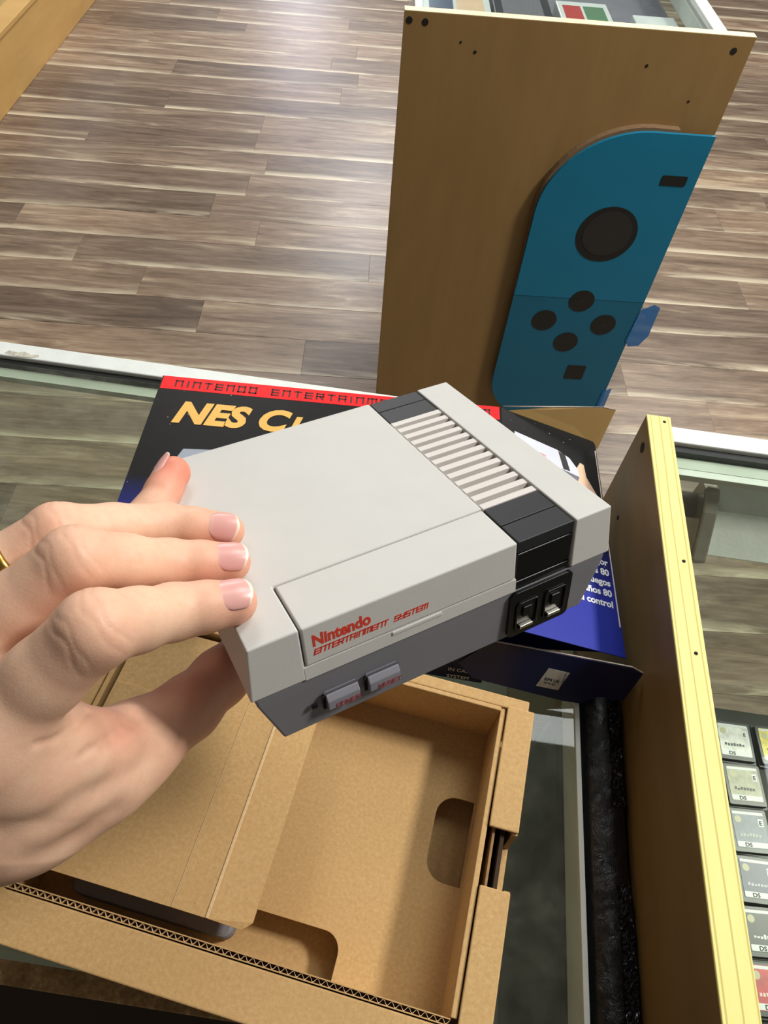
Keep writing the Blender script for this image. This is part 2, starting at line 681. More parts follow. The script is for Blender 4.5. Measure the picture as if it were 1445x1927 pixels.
def skin():
    b = NB('skin')
    at = b.n('ShaderNodeVertexColor', layer_name='tone')
    v = b.coords()
    n1 = b.noise(v, 70, 4, 0.6)
    n2 = b.noise(v, 420, 3, 0.6)
    vo = b.n('ShaderNodeTexVoronoi', feature='DISTANCE_TO_EDGE')
    vo.inputs['Scale'].default_value = 900
    b.l(v, vo.inputs['Vector'])
    c = b.mix(b.ramp(n1.outputs['Fac'], [(0.35, (0, 0, 0, 1)), (0.7, (0.28, 0.28, 0.28, 1))]), at.outputs['Color'], lin((222, 152, 128)))
    c = b.mix(b.ramp(n2.outputs['Fac'], [(0.45, (0, 0, 0, 1)), (0.75, (0.14, 0.14, 0.14, 1))]), c, lin((196, 128, 104)))
    b.base(c)
    b.set(Roughness=0.5)
    b.b.inputs['Specular IOR Level'].default_value = 0.4
    b.b.inputs['Subsurface Weight'].default_value = 0.22
    b.b.inputs['Subsurface Radius'].default_value = (1.0, 0.35, 0.2)
    b.b.inputs['Subsurface Scale'].default_value = 0.004
    bp = b.bump(vo.outputs['Distance'], 0.10, 0.0004)
    nl = NB('nail')
    at = nl.n('ShaderNodeVertexColor', layer_name='tone')
    nl.base(at.outputs['Color'])
    nl.set(Roughness=0.28)
    nl.b.inputs['Subsurface Weight'].default_value = 0.15
    nl.b.inputs['Subsurface Radius'].default_value = (1.0, 0.4, 0.3)
    nl.b.inputs['Subsurface Scale'].default_value = 0.002
    n3 = nl.noise(nl.coords(), 120, 3)
    nl.bump(n3.outputs['Fac'], 0.05, 0.0005)


skin()

# ------------------------------------------------------------------ floor of planks
FZ = -0.95
FA = math.radians(5.7)
floor = empty('floor', (0, 0, FZ), FA)
tag(floor, 'greyish brown wood-look plank floor of the shop', kind='structure')
sub = obj('subfloor', box(-4.6, 5.0, -3.4, 13.4, -0.05, -0.0065), 'subfloor', floor)
PW = 0.145
rng = random.Random(11)
plank_me = {}


def plank_mesh(L):
    key = round(L, 2)
    if key not in plank_me:
        bm = box(0, key - 0.0003, 0, PW - 0.0005, -0.006, 0)
        bmesh.ops.bevel(bm, geom=[e for e in bm.edges if abs(e.verts[0].co.z) < 1e-6 and abs(e.verts[1].co.z) < 1e-6], offset=0.0004, segments=1, affect='EDGES')
        me = bpy.data.meshes.new('plank')
        bmesh.ops.recalc_face_normals(bm, faces=bm.faces[:])
        bm.to_mesh(me)
        bm.free()
        me.materials.append(M_('plank_vinyl'))
        plank_me[key] = me
    return plank_me[key]


row = 0
y = 0.30
while y < 5.6:
    half = 1.0 + y * 0.62
    x = -half - rng.uniform(0, 1.0)
    while x < half + 0.5:
        L = rng.choice((0.62, 0.78, 0.92, 1.22))
        if x + L > -half and x < half + 0.5 and not (x > half):
            o = bpy.data.objects.new('plank', plank_mesh(L))
            o.location = (x, y, rng.uniform(-0.0006, 0))
            o.parent = floor
            COL.objects.link(o)
        x += L
    y += PW
    row += 1

# ------------------------------------------------------------------ shop walls, far outside the view
simple('wall_paint', (206, 202, 192), 0.8, var=0.03, vs=2)
for nme, bxs in (('wall_left', (-3.3, -3.2, -2.6, 13.0)), ('wall_right', (4.6, 4.7, -2.6, 13.0)), ('wall_back', (-3.3, 4.7, 13.0, 13.1)), ('wall_front', (-3.3, 4.7, -2.7, -2.6))):
    tag(obj(nme, box(bxs[0], bxs[1], bxs[2], bxs[3], FZ, 1.66), 'wall_paint'), kind='structure')

# ------------------------------------------------------------------ the glass counter we stand at
gc = empty('glass_counter', (0, 0, 0))
tag(gc, 'glass-topped display counter carrying the cardboard tray and printed carton', 'counter')
GX = 0.1262
obj('glass_top', box(-1.0, GX, 0.010, 0.4125, -0.006, -0.0002), 'counter_glass', gc, 0.0008)
obj('rail', box(-1.0, GX, 0.418, 0.434, -0.012, 0.003), 'alu_white', gc, 0.001)
obj('gasket', box(-1.0, GX, 0.4125, 0.4180, -0.012, -0.0010), 'gasket', gc)
obj('rail_lip', box(-1.0, GX, 0.402, 0.4122, -0.012, -0.0062), 'mint_edge', gc)
obj('front_pane', box(-1.0, GX, 0.4245, 0.4285, -0.90, -0.0125), 'clear_glass', gc)
obj('kick_board', box(-1.0, GX, 0.418, 0.436, -0.95, -0.902), 'alu_white', gc)
obj('end_rail', box(GX, GX + 0.0030, 0.006, 0.434, -0.030, 0.0004), 'alu_white', gc, 0.0004)
obj('end_pane', box(GX - 0.004, GX - 0.0005, 0.008, 0.41, -0.90, -0.032), 'clear_glass', gc)
obj('shelf', box(-1.0, GX - 0.005, 0.008, 0.288, -0.210, -0.200), 'shelf_grey', gc)
obj('chipped_paint', prism([(-0.352, 0.4205), (-0.345, 0.4190), (-0.336, 0.4185), (-0.328, 0.4192), (-0.3225, 0.4215), (-0.324, 0.4240), (-0.330, 0.4225), (-0.336, 0.4250), (-0.342, 0.4232), (-0.350, 0.4245)], 0.003, 0.0032), 'chip_grey', gc)
obj('rear_board', box(-1.0, GX, -0.004, 0.0065, -0.95, -0.006), 'chipboard', gc, 0.0006)
obj('base_board', box(-1.0, GX, 0.0066, 0.418, -0.95, -0.90), 'case_dark', gc)
tag(obj('clothes_stand_in', box(-1.2, 1.2, -1.3, -0.29, -0.95, -0.935), 'black_stand_in', None), 'black slab added behind the counter, standing in for dark clothes', 'mat')  # made-up black slab in place of dark clothes behind the counter

# the higher counter to the right; its end board stands up beside the first counter
rc = empty('display_counter', (0.1655, 0.1, -0.95))
tag(rc, 'higher glass display counter at right with pale yellow topped wooden end board', 'counter')
ZT = 0.086 + 0.95
obj('end_board', box(-0.0082, 0.0082, -0.35, 0.2655, 0.0, ZT - 0.0015), 'laminate_shaded', rc, 0.0004)
obj('edge_band', box(-0.0082, 0.0082, -0.35, 0.2655, ZT - 0.0015, ZT), 'board_top', rc, 0.0004)
for (x, yy) in ((0.1690, 0.3601), (0.1686, 0.2464), (0.1680, 0.1869)):
    bm = bmesh.new()
    cyl(bm, (x - 0.1655, yy - 0.1, ZT - 0.0004), (x - 0.1655, yy - 0.1, ZT + 0.0002), 0.0011, n=10)
    obj('screw_hole', bm, 'hole_dark', rc)
for (yy, z, r) in ((0.3459, 0.0731, 0.0037), (0.3256, 0.018, 0.0018)):
    bm = bmesh.new()
    cyl(bm, (-0.0080, yy - 0.1, z + 0.95), (-0.0085, yy - 0.1, z + 0.95), r, n=14)
    obj('screw_hole', bm, 'hole_dark', rc)
GT = 0.070 + 0.95
XR = 0.95
obj('glass_top', box(0.0085, XR, -0.09, 0.2505, GT - 0.006, GT - 0.0002), 'right_glass', rc, 0.0008)
obj('rail', box(0.0085, XR, 0.2560, 0.2705, GT - 0.012, GT + 0.003), 'alu_white', rc, 0.001)
obj('gasket', box(0.0085, XR, 0.2505, 0.2560, GT - 0.012, GT - 0.001), 'gasket', rc)
obj('rail_lip', box(0.0085, XR, 0.2405, 0.2503, GT - 0.012, GT - 0.0062), 'mint_edge', rc)
obj('lip_trim', box(0.0085, XR, 0.2345, 0.2403, GT - 0.012, GT - 0.0064), 'alu_white', rc, 0.0003)
obj('front_pane', box(0.0085, XR, 0.262, 0.266, 0.05, GT - 0.0125), 'clear_glass', rc)
obj('kick_board', box(0.0085, XR, 0.256, 0.272, 0.0, 0.048), 'alu_white', rc)
obj('shelf', box(0.0085, XR, -0.09, 0.188, 0.740, 0.750), 'case_dark', rc)
obj('base_board', box(0.0085, XR, -0.09, 0.256, 0.0, 0.048), 'case_dark', rc)

# case lamp under the right counter's glass
lf = empty('case_lamp', (0.2147, 0.335, 0.035))
lf.scale = (0.859, 0.859, 0.859)
tag(lf, 'metal case lamp bar with bracket under the glass at right', 'lamp')


def yz_prism(poly, x0, x1):
    return prism(poly, x0, x1, f=lambda a, b, z: (z, a, b))


obj('lamp_housing', yz_prism([(0.020, 0.006), (-0.004, -0.002), (-0.030, -0.030), (0.0, -0.045), (0.020, -0.03)], 0.010, 0.70), 'alu_white', lf, 0.001)
obj('bracket', yz_prism([(0.020, 0.010), (0.006, 0.014), (-0.010, 0.002), (-0.038, -0.030), (-0.030, -0.044), (0.0, -0.05), (0.022, -0.03)], -0.004, 0.009), 'lamp_metal', lf, 0.002)
bm = bmesh.new()
cyl(bm, (-0.046, 0.008, -0.012), (-0.004, 0.008, -0.012), 0.011)
obj('lamp_holder', bm, 'lamp_metal', lf, smooth=True)

# ------------------------------------------------------------------ game cards in the case
CARD_COLS = [((226, 226, 222), (30, 30, 34)), ((232, 214, 90), (60, 50, 20)), ((168, 166, 140), (40, 36, 24)), ((70, 96, 160), (220, 220, 220)),
             ((92, 100, 122), (190, 190, 190)), ((64, 66, 72), (210, 210, 212)), ((40, 46, 88), (200, 200, 210)), ((140, 168, 176), (30, 40, 50)),
             ((26, 28, 40), (230, 230, 230)), ((66, 64, 120), (220, 220, 220)), ((196, 36, 48), (240, 210, 200)), ((176, 96, 60), (230, 220, 200)),
             ((60, 80, 70), (220, 220, 220)), ((110, 60, 80), (230, 230, 230)), ((70, 70, 76), (230, 230, 230)), ((90, 110, 60), (230, 230, 230)), ((30, 60, 90), (230, 230, 230)), ((120, 120, 128), (20, 20, 20))]
CARD_DESC = [('white-labelled', 'nearest the lamp in the row by the partition'), ('yellow-labelled', 'at the back of the case'), ('tan-labelled', 'second from the back'),
             ('mid-blue-labelled', 'half hidden behind the partition board'), ('slate-labelled', 'under the pale glare'), ('charcoal-labelled', 'at the right frame edge'),
             ('navy-labelled', 'with pale seal'), ('pale-teal-labelled', 'half hidden by the partition'), ('black-labelled', 'beside the violet one'),
             ('violet-labelled', 'half hidden by the partition'), ('bright red-labelled', 'in the front row'), ('orange-brown-labelled', 'half hidden by the partition in the front row'),
             ('moss-labelled', 'at the right edge'), ('plum-labelled', 'at the right edge'), ('iron-grey-labelled', 'half hidden by the partition'), ('olive-labelled', 'at the right edge'), ('petrol-labelled', 'at the right edge'), ('mid-grey-labelled', 'at the right edge')]


def game_card(x, y, rz, idx):
    bgc, inkc = CARD_COLS[idx]
    t = empty('game_card', (x, y, -0.1998), rz)
    d = CARD_DESC[idx]
    tag(t, '%s game card in the glass case, %s' % d, 'game card', 'game cards laid out in the case')
    lm = simple('card_label', bgc, 0.35, var=0.25, vs=130)
    ink = simple('card_ink', inkc, 0.4, var=0.1)
    obj('holder', prism(rrect(-0.0182, 0.0182, -0.0192, 0.0192, 0.002), 0, 0.004), 'cart_black', t)
    obj('card_body', prism(rrect(-0.0165, 0.0165, -0.0175, 0.0175, 0.0016), 0.004, 0.0078), 'cart_case', t, 0.0004)
    lb = obj('card_front', prism(rrect(-0.0138, 0.0138, -0.0138, 0.0152, 0.0014), 0.0078, 0.0081), lm, t)
    I = Matrix.Translation((0, 0, 0.0081))
    white = 'white_print'
    k1 = quad_print('base_strip', rrect(-0.0132, 0.0132, -0.0134, -0.0092, 0.0006, 2), white, t, I)
    k2 = quad_print('top_strip', rrect(-0.0132, 0.0132, 0.0126, 0.0148, 0.0006, 2), white, t, I)
    k3 = text('letters', 'DS', 0.0042, 'black_print', t, Matrix.Translation((-0.0072, -0.0129, 0.0083)), bold=0.0001, ext=0.00005, xs=1.2)
    bm = bmesh.new()
    cyl(bm, (-0.0092, 0.0085, 0.0081), (-0.0092, 0.0085, 0.00825), 0.0029, n=16)
    k4 = obj('seal', bm, simple('seal', (200, 196, 160), 0.4), t)
    k5 = quad_print('rating_box', [(0.0078, 0.0035), (0.0122, 0.0035), (0.0122, 0.0098), (0.0078, 0.0098)], white, t, I)
    k6 = text('rating', 'E', 0.0048, 'black_print', t, Matrix.Translation((0.0086, 0.0048, 0.0083)), bold=0.00015, ext=0.00005)
    bm = bmesh.new()
    r = random.Random(idx)
    for k in range(7):
        a = -0.0095 + k * 0.0026
        hh = r.uniform(0.0014, 0.0028)
        bx(bm, a, a + 0.0019, -0.0048 + r.uniform(-0.0004, 0.0004), -0.0048 + hh, 0, 0.00012)
    q = obj('title_mark', bm, ink, t)
    q.matrix_local = I
    for kk in (k1, k2, k3, k4, k5, k6, q):
        under(kk, lb)
    return t


cards = [(0.328, 0.255, 0), (0.366, 0.256, 1), (0.3305, 0.2165, 2), (0.2925, 0.2135, 3), (0.329, 0.1785, 4), (0.329, 0.1405, 6), (0.2925, 0.1375, 7),
         (0.327, 0.1035, 8), (0.2915, 0.1000, 9), (0.3245, 0.0655, 10), (0.290, 0.0625, 11), (0.2925, 0.1755, 14)]
for (x, yy, i) in cards:
    game_card(x, yy, math.radians(3 if i % 3 else 1), i)

# ------------------------------------------------------------------ black shrink-wrapped case against the partition
bw = empty('wrapped_case', (0.1430, 0.08, -0.95))
tag(bw, 'tall flat black plastic-wrapped case wedged between the two counters', 'case')
bm = bmesh.new()
TZ = 0.95
prof = [(-0.0115, 0.0), (0.0118, 0.0), (0.0118, TZ - 0.003), (0.0095, TZ + 0.0015), (0.0, TZ + 0.0020), (-0.0085, TZ + 0.0005), (-0.0112, TZ - 0.004)]
n = 60
rings = []
for i in range(n + 1):
    yy = -0.16 + 0.285 * i / n
    j = [0.0005 * math.sin(i * 1.7 + 2.1 * k) for k in range(len(prof))]
    rings.append([bm.verts.new((a + (j[k] * 0.4 if b_ > 0 else 0), yy, b_ + (j[k] if b_ > 0 else 0))) for k, (a, b_) in enumerate(prof)])
for i in range(n):
    for k in range(len(prof)):
        k2 = (k + 1) % len(prof)
        bm.faces.new((rings[i][k], rings[i][k2], rings[i + 1][k2], rings[i + 1][k]))
bm.faces.new(rings[0][::-1])
bm.faces.new(rings[-1])
obj('wrap', bm, 'black_film', bw, smooth=True)
for (y0, y1) in ((0.045, 0.118), (-0.060, 0.004), (-0.16, -0.09)):
    bm = bmesh.new()
    r = random.Random(int(y0 * 1000))
    k = 40
    g = []
    for i in range(k + 1):
        yy = y0 + (y1 - y0) * i / k
        g.append([bm.verts.new((0.0040 + 0.0075 * a + r.uniform(-0.0005, 0.0005), yy, TZ + 0.0028 - 0.0022 * a * a + r.uniform(-0.0006, 0.0006))) for a in (0, 0.2, 0.4, 0.6, 0.8, 1.0)])
    for i in range(k):
        for a in range(5):
            bm.faces.new((g[i][a], g[i][a + 1], g[i + 1][a + 1], g[i + 1][a]))
    cr_ = obj('crinkled_seam', bm, 'crinkled_film', bw)
    md = cr_.modifiers.new('s', 'SOLIDIFY')
    md.thickness = 0.0004

# ------------------------------------------------------------------ far display case with end panel
pe = empty('display_case', (-0.101, 1.215, FZ), math.atan2(0.063, 0.531))
tag(pe, 'wooden display case across the aisle with a glass top', 'display case')
PH = 0.97
PWD = 0.5347
obj('end_panel', box(0, PWD, 0, 0.016, 0, PH - 0.0012), 'laminate', pe, 0.0004)
obj('panel_edge', box(0, PWD, 0, 0.016, PH - 0.0012, PH), 'panel_top', pe, 0.0004)
for (s, z, r) in ((0.008, 0.007, 0.005), (0.032, 0.006, 0.005), (0.089, -0.017, 0.0018), (0.113, -0.029, 0.0025), (0.383, -0.03, 0.0025), (0.469, -0.077, 0.002), (0.508, -0.001, 0.005)):
    bm = bmesh.new()
    cyl(bm, (s, 0.0004, z + 0.95), (s, -0.0006, z + 0.95), r, n=14)
    obj('screw_hole', bm, 'hole_dark', pe)
obj('glass_top', box(0.030, PWD - 0.05, 0.017, 0.5, PH - 0.024, PH - 0.018), 'clear_glass', pe)
obj('rail', box(PWD - 0.050, PWD - 0.028, 0.017, 0.5, PH - 0.05, PH - 0.01), 'alu_white', pe, 0.001)
obj('rail', box(0.018, 0.030, 0.017, 0.5, PH - 0.05, PH - 0.016), 'alu_white', pe, 0.001)
obj('side_pane', box(PWD - 0.04, PWD - 0.035, 0.017, 0.5, 0.3, PH - 0.05), 'clear_glass', pe)
obj('side_pane', box(0.022, 0.027, 0.017, 0.5, 0.3, PH - 0.05), 'clear_glass', pe)
obj('shelf', box(0.03, PWD - 0.042, 0.018, 0.5, PH - 0.085, PH - 0.075), simple('case_felt', (112, 108, 124), 0.9, var=0.1), pe)
obj('case_base', box(0.06, PWD - 0.03, 0.017, 0.5, 0.0, 0.30), 'laminate', pe)
pm = Matrix.Translation(pe.location) @ Matrix.Rotation(math.atan2(0.063, 0.531), 4, 'Z')


def case_item(name, label, cat, x0, x1, y0, y1, h, face, details):
    t = empty(name, pm @ Vector(((x0 + x1) / 2, (y0 + y1) / 2, PH - 0.0748)), math.atan2(0.063, 0.531))
    tag(t, label, cat, 'goods in the far display case')
    hx, hy = (x1 - x0) / 2, (y1 - y0) / 2
    obj('case_body', box(-hx, hx, -hy, hy, 0, h), face, t, 0.002)
    for i, (a, b, c_, d, mt) in enumerate(details):
        quad_print('cover_print', rrect(hx * a, hx * b, hy * c_, hy * d, 0.002, 3), mt, t, Matrix.Translation((0, 0, h)))
    return t


simple('item_white', (222, 222, 228), 0.3)
simple('item_blue', (60, 70, 110), 0.3)
simple('item_red', (190, 60, 60), 0.3)
simple('item_green', (90, 130, 100), 0.3)
simple('item_dark', (48, 46, 58), 0.3)
case_item('game_case', 'white game case with colourful cover at left in the far case', 'game case', 0.034, 0.15, 0.12, 0.25, 0.030, 'item_white', [(-0.8, -0.1, -0.8, 0.7, 'item_blue'), (0.0, 0.8, -0.7, 0.6, 'skin_print')])
case_item('game_case', 'dark game case in the middle of the far case', 'game case', 0.158, 0.258, 0.13, 0.27, 0.024, 'item_dark', [(-0.7, 0.7, -0.6, 0.7, 'midgrey_print')])
case_item('game_case', 'clear-edged game case with red and green cover in the far case', 'game case', 0.270, 0.36, 0.11, 0.24, 0.026, 'item_white', [(-0.8, -0.1, -0.7, 0.7, 'item_red'), (0.0, 0.8, -0.7, 0.7, 'item_green')])
t = case_item('paper_card', 'white paper card with black writing beside the far rail', 'card', 0.405, 0.480, 0.075, 0.22, 0.020, 'item_white', [])
text('writing', 'Stadi', 0.03, 'black_print', t, Matrix.Translation((0.026, -0.06, 0.0202)) @ Matrix.Rotation(math.pi / 2, 4, 'Z'), ext=0.0001)

# giant game-controller standee on the panel (s along panel, local z = height)
st = empty('controller_standee', pm @ Vector((0, 0, 0)), math.atan2(0.063, 0.531))
tag(st, 'large blue cardboard game controller cutout fixed to the wooden panel', 'cutout')


def sz(pts):
    return [(a, b + 0.95) for a, b in pts]


def sprism(pts, y0, y1):
    return prism(pts, y0, y1, f=lambda a, b, z: (a, z, b))


UP = []
s0, s1, zt, zb = 0.262, 0.529, -0.120, -0.800
r1 = 0.165
for i in range(15):
    a = math.pi / 2 + (math.pi / 2) * i / 14
    UP.append((s0 + r1 + r1 * math.cos(a), zt - r1 * 0.92 + r1 * 0.92 * math.sin(a)))
zf = -0.452
up_poly = sz([(s1, zf), (s1, zt)] + UP + [(s0, zf)])
low = [(s1, zb), (s1, zf - 0.0008), (s0, zf - 0.0008)]
r2 = 0.12
for i in range(11):
    a = math.pi + (math.pi / 2) * i / 10
    low.append((s0 + r2 + r2 * math.cos(a), zb + r2 + r2 * math.sin(a)))
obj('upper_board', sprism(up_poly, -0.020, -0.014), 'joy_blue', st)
obj('lower_board', sprism(sz(low), -0.0195, -0.0135), 'joy_blue_shaded', st)
obj('board_core', sprism([(a * 1.0, b_) for a, b_ in sz([(s1 - 0.06, zf), (s1 - 0.06, zt + 0.004)] + [(x - 0.002, z + 0.005) for x, z in UP[:]] + [(s0, zf)])], -0.0138, -0.0005), 'core_brown', st)


def disc(name, s, z, r, y0, y1, mat, n=48, asp=1.0):
    pts = [(s + r * math.cos(2 * math.pi * i / n), z + 0.95 + r * asp * math.sin(2 * math.pi * i / n)) for i in range(n)]
    return obj(name, sprism(pts, y0, y1), mat, st)


SR = disc('stick_rim', 0.405, -0.308, 0.056, -0.0208, -0.0196, 'joy_black')
under(disc('stick_top', 0.4055, -0.306, 0.045, -0.0214, -0.0206, 'joy_black_soft'), SR)
for (s, z) in ((0.402, -0.457), (0.338, -0.510), (0.464, -0.513), (0.398, -0.564)):
    bt_ = disc('button', s, z, 0.0255, -0.0206, -0.0192, 'joy_black', 32)
    under(disc('button_mark', s, z, 0.006, -0.0209, -0.0205, 'joy_black_soft', 3), bt_)
obj('capture_button', sprism(sz(rrect(0.421, 0.463, -0.668, -0.628, 0.003)), -0.0204, -0.0192), 'joy_black', st)
obj('minus_button', sprism(sz(rrect(0.466, 0.511, -0.207, -0.189, 0.003)), -0.0209, -0.0197), 'joy_black', st)
b = NB('blue_film')
b.base(lin((20, 120, 190)))
b.set(Roughness=0.15, Alpha=0.72)
obj('tape_tab', sprism(sz([(0.529, -0.470), (0.552, -0.455), (0.566, -0.462), (0.568, -0.535), (0.556, -0.562), (0.534, -0.566), (0.524, -0.55)]), -0.0212, -0.0206), 'blue_film', st)
obj('tape_tab', sprism(sz([(0.522, -0.70), (0.540, -0.69), (0.541, -0.80), (0.522, -0.80)]), -0.0212, -0.0206), 'blue_film', st)

# low cabinet at far left
lc = empty('low_cabinet', (-1.692, 2.539, FZ), math.atan2(-0.085, 1.203) * -1)
tag(lc, 'low cabinet with light wooden side at the far left of the floor', 'cabinet')
obj('side_panel', box(-0.5, 0, -1.2, 2.6, 0, 0.205), 'cabinet_wood', lc, 0.002)
obj('top_ledge', box(-0.5, 0.004, -1.2, 2.6, 0.205, 0.222), 'cabinet_wood', lc, 0.002)
obj('sliding_pane', box(-0.09, -0.08, -1.2, 2.6, 0.222, 0.7), 'clear_glass', lc)
obj('back_board', box(-0.5, -0.45, -1.2, 2.6, 0.222, 0.7), 'grey_print', lc)

# ------------------------------------------------------------------ kraft tray
TR = empty('cardboard_tray', (0.047, 0.0108, 0.0003), math.radians(-7.0))
TR.scale = (0.979, 0.979, 1.0)
tag(TR, 'open brown corrugated cardboard tray on the glass counter', 'tray')
X0, X1, Y1, RZ = -0.208, 0.0045, 0.143, 0.058
obj('base', box(X0, X1 + 0.0154, -0.0214, Y1 + 0.008, 0, 0.0015), 'kraft', TR)
# false floor with finger cut-outs
h1 = rrect(-0.0165, X1 - 0.0006, 0.058, 0.103, 0.011, 6, (1, 0, 0, 1))
h2 = rrect(-0.107, -0.0505, 0.0008, 0.0215, 0.009, 6, (0, 0, 1, 0))
obj('floor_panel', prism([(X0, 0.0002), (X1, 0.0002), (X1, Y1), (X0, Y1)], 0.0165, 0.0180, [h1, h2]), 'kraft', TR)
# right double wall with a gap in its top
obj('inner_wall', box(X1, X1 + 0.0028, 0.0, Y1 + 0.0026, 0.0015, RZ - 0.0004), 'kraft', TR, 0.0004)
obj('outer_wall', prism([(-0.020, 0), (Y1 + 0.004, 0), (Y1 + 0.004, RZ - 0.0006), (0.0815, RZ - 0.0006), (0.0795, RZ - 0.022), (0.0575, RZ - 0.022), (0.0555, RZ - 0.0006), (-0.020, RZ - 0.0006)], X1 + 0.0155, X1 + 0.0183, f=lambda a, b, z: (z, a, b)), 'kraft', TR)
for (a, c_) in ((-0.020, 0.0548), (0.0822, Y1 + 0.004)):
    o = obj('rim', box(X1 + 0.0034, X1 + 0.0184, a, c_, RZ - 0.0006, RZ + 0.0016), 'kraft', TR, 0.0007)
obj('wall_liner', box(X1 + 0.0062, X1 + 0.0074, 0.030, 0.105, 0.0015, RZ - 0.003), 'kraft_inner', TR)
obj('wall_liner', box(X1 + 0.0105, X1 + 0.0125, 0.030, 0.105, 0.0015, RZ - 0.004), 'kraft_gap', TR)
# far wall
obj('far_wall', box(X0, X1, Y1, Y1 + 0.0026, 0.0015, RZ + 0.0012), 'kraft', TR, 0.0005)
obj('rim', box(X0, X1 + 0.0150, Y1 + 0.0026, Y1 + 0.0095, RZ - 0.002, RZ + 0.0012), 'kraft', TR, 0.0007)
obj('far_outer_wall', box(X0, X1 + 0.0150, Y1 + 0.0070, Y1 + 0.0095, 0.0, RZ - 0.002), 'kraft', TR, 0.0005)
# left wall
obj('left_wall', box(X0 - 0.003, X0, 0.0, Y1, 0.0015, RZ), 'kraft', TR, 0.0005)
obj('rim', box(X0 - 0.018, X0 - 0.003, 0.006, Y1 + 0.004, RZ - 0.0005, RZ + 0.0015), 'kraft', TR, 0.0007)
obj('left_outer_wall', box(X0 - 0.018, X0 - 0.0155, -0.02, Y1 + 0.004, 0.0, RZ - 0.0005), 'kraft', TR)
# near wall: liner, flutes, liner, then the wide rim
obj('near_wall', box(X0, X1, -0.0009, -0.0004, 0.0015, RZ), 'kraft', TR)
obj('near_liner', box(X0, X1, -0.0034, -0.0029, 0.0015, RZ), 'kraft', TR)
obj('flute_gap', box(X0, X1, -0.0029, -0.0009, 0.0015, RZ - 0.003), 'kraft_gap', TR)


def flutes(x0, x1, y0, y1, z0, z1, pitch, along='x'):
    bm = bmesh.new()
    k = int((x1 - x0) / (pitch / 8))
    va, vb = [], []
    th = 0.00012
    for i in range(k + 1):
        x = x0 + (x1 - x0) * i / k
        y = (y0 + y1) / 2 + (y1 - y0) / 2 * 0.9 * math.sin(2 * math.pi * x / pitch)
        P = [(x, y - th), (x, y + th)]
        va.append([bm.verts.new((p if along == 'x' else (p[1], p[0])) + (z0,)) for p in P])
        vb.append([bm.verts.new((p if along == 'x' else (p[1], p[0])) + (z1,)) for p in P])
    for i in range(k):
        bm.faces.new((vb[i][0], vb[i + 1][0], vb[i + 1][1], vb[i][1]))
        bm.faces.new((va[i][0], va[i + 1][0], vb[i + 1][0], vb[i][0]))
        bm.faces.new((va[i][1], vb[i][1], vb[i + 1][1], va[i + 1][1]))
    return bm


tag(obj('flutes', flutes(X0, X1, -0.0029, -0.0009, RZ - 0.004, RZ - 0.0004, 0.0038), 'kraft_crease', TR), kind='stuff')
obj('rim', prism([(X0 - 0.016, -0.0245), (X1 + 0.004, -0.0250), (X1 + 0.004, -0.0040), (X0 + 0.001, -0.0040), (X0 - 0.001, -0.0020), (X0 - 0.010, -0.001), (X0 - 0.016, -0.006)], RZ - 0.0024, RZ - 0.0002), 'kraft', TR, 0.0007)
obj('near_outer_wall', box(X0 - 0.015, X1 + 0.003, -0.0240, -0.0215, 0.0, RZ - 0.0024), 'kraft', TR)
# torn corner
obj('torn_ply', slab([(X0 - 0.014, 0.004, RZ + 0.002), (X0 - 0.004, -0.002, RZ + 0.0035), (X0 + 0.004, 0.006, RZ + 0.003), (X0 - 0.003, 0.012, RZ + 0.003)], 0.0005), 'kraft_crease', TR)
# folded insert over the left part
IX1 = -0.0925
sec = [(X0 + 0.002, 0.0550), (X0 + 0.06, 0.0560), (IX1 - 0.0385, 0.0562), (IX1 - 0.0375, 0.0567), (IX1 - 0.0270, 0.0558), (IX1 - 0.0215, 0.0554), (IX1 - 0.0205, 0.0561), (IX1 - 0.0195, 0.0552), (IX1, 0.0498)]
bm = bmesh.new()
th = 0.0014
yn, yf = 0.0085, Y1 - 0.003
rows = []
for yy, cut in ((yn, 0.004), (yn + 0.004, 0.0), (yf, 0.0)):
    top = [bm.verts.new((x - (cut if i == len(sec) - 1 else 0), yy, z)) for i, (x, z) in enumerate(sec)]
    bot = [bm.verts.new((x - (cut if i == len(sec) - 1 else 0), yy, z - th)) for i, (x, z) in enumerate(sec)]
    rows.append((top, bot))
for (ta, ba), (tb, bb) in zip(rows[:-1], rows[1:]):
    for i in range(len(sec) - 1):
        bm.faces.new((ta[i], ta[i + 1], tb[i + 1], tb[i]))
        bm.faces.new((ba[i], bb[i], bb[i + 1], ba[i + 1]))
    bm.faces.new((ta[-1], ba[-1], bb[-1], tb[-1]))
    bm.faces.new((ta[0], tb[0], bb[0], ba[0]))
for (ta, ba) in (rows[0], rows[-1]):
    for i in range(len(sec) - 1):
        bm.faces.new((ta[i], ba[i], ba[i + 1], ta[i + 1]))
ins = obj('insert_card', bm, 'kraft', TR)
bm = bmesh.new()
bx(bm, IX1 - 0.0212, IX1 - 0.0198, yn, yf, 0.0555, 0.05605)
obj('crease', bm, 'kraft_crease', ins, 0.0002)
bm = bmesh.new()
bx(bm, IX1 - 0.0381, IX1 - 0.0375, yn, yf, 0.0562, 0.0566)
obj('crease', bm, 'kraft_crease', ins, 0.0002)
obj('tab', prism(rrect(-0.204, -0.1825, 0.085, 0.1030, 0.006, 5, (0, 1, 1, 0)), 0.0545, 0.0565), 'kraft', ins, 0.0003)
obj('insert_leg', box(IX1 - 0.040, IX1 - 0.0385, yn + 0.01, yf, 0.0180, 0.0545), 'kraft', TR)
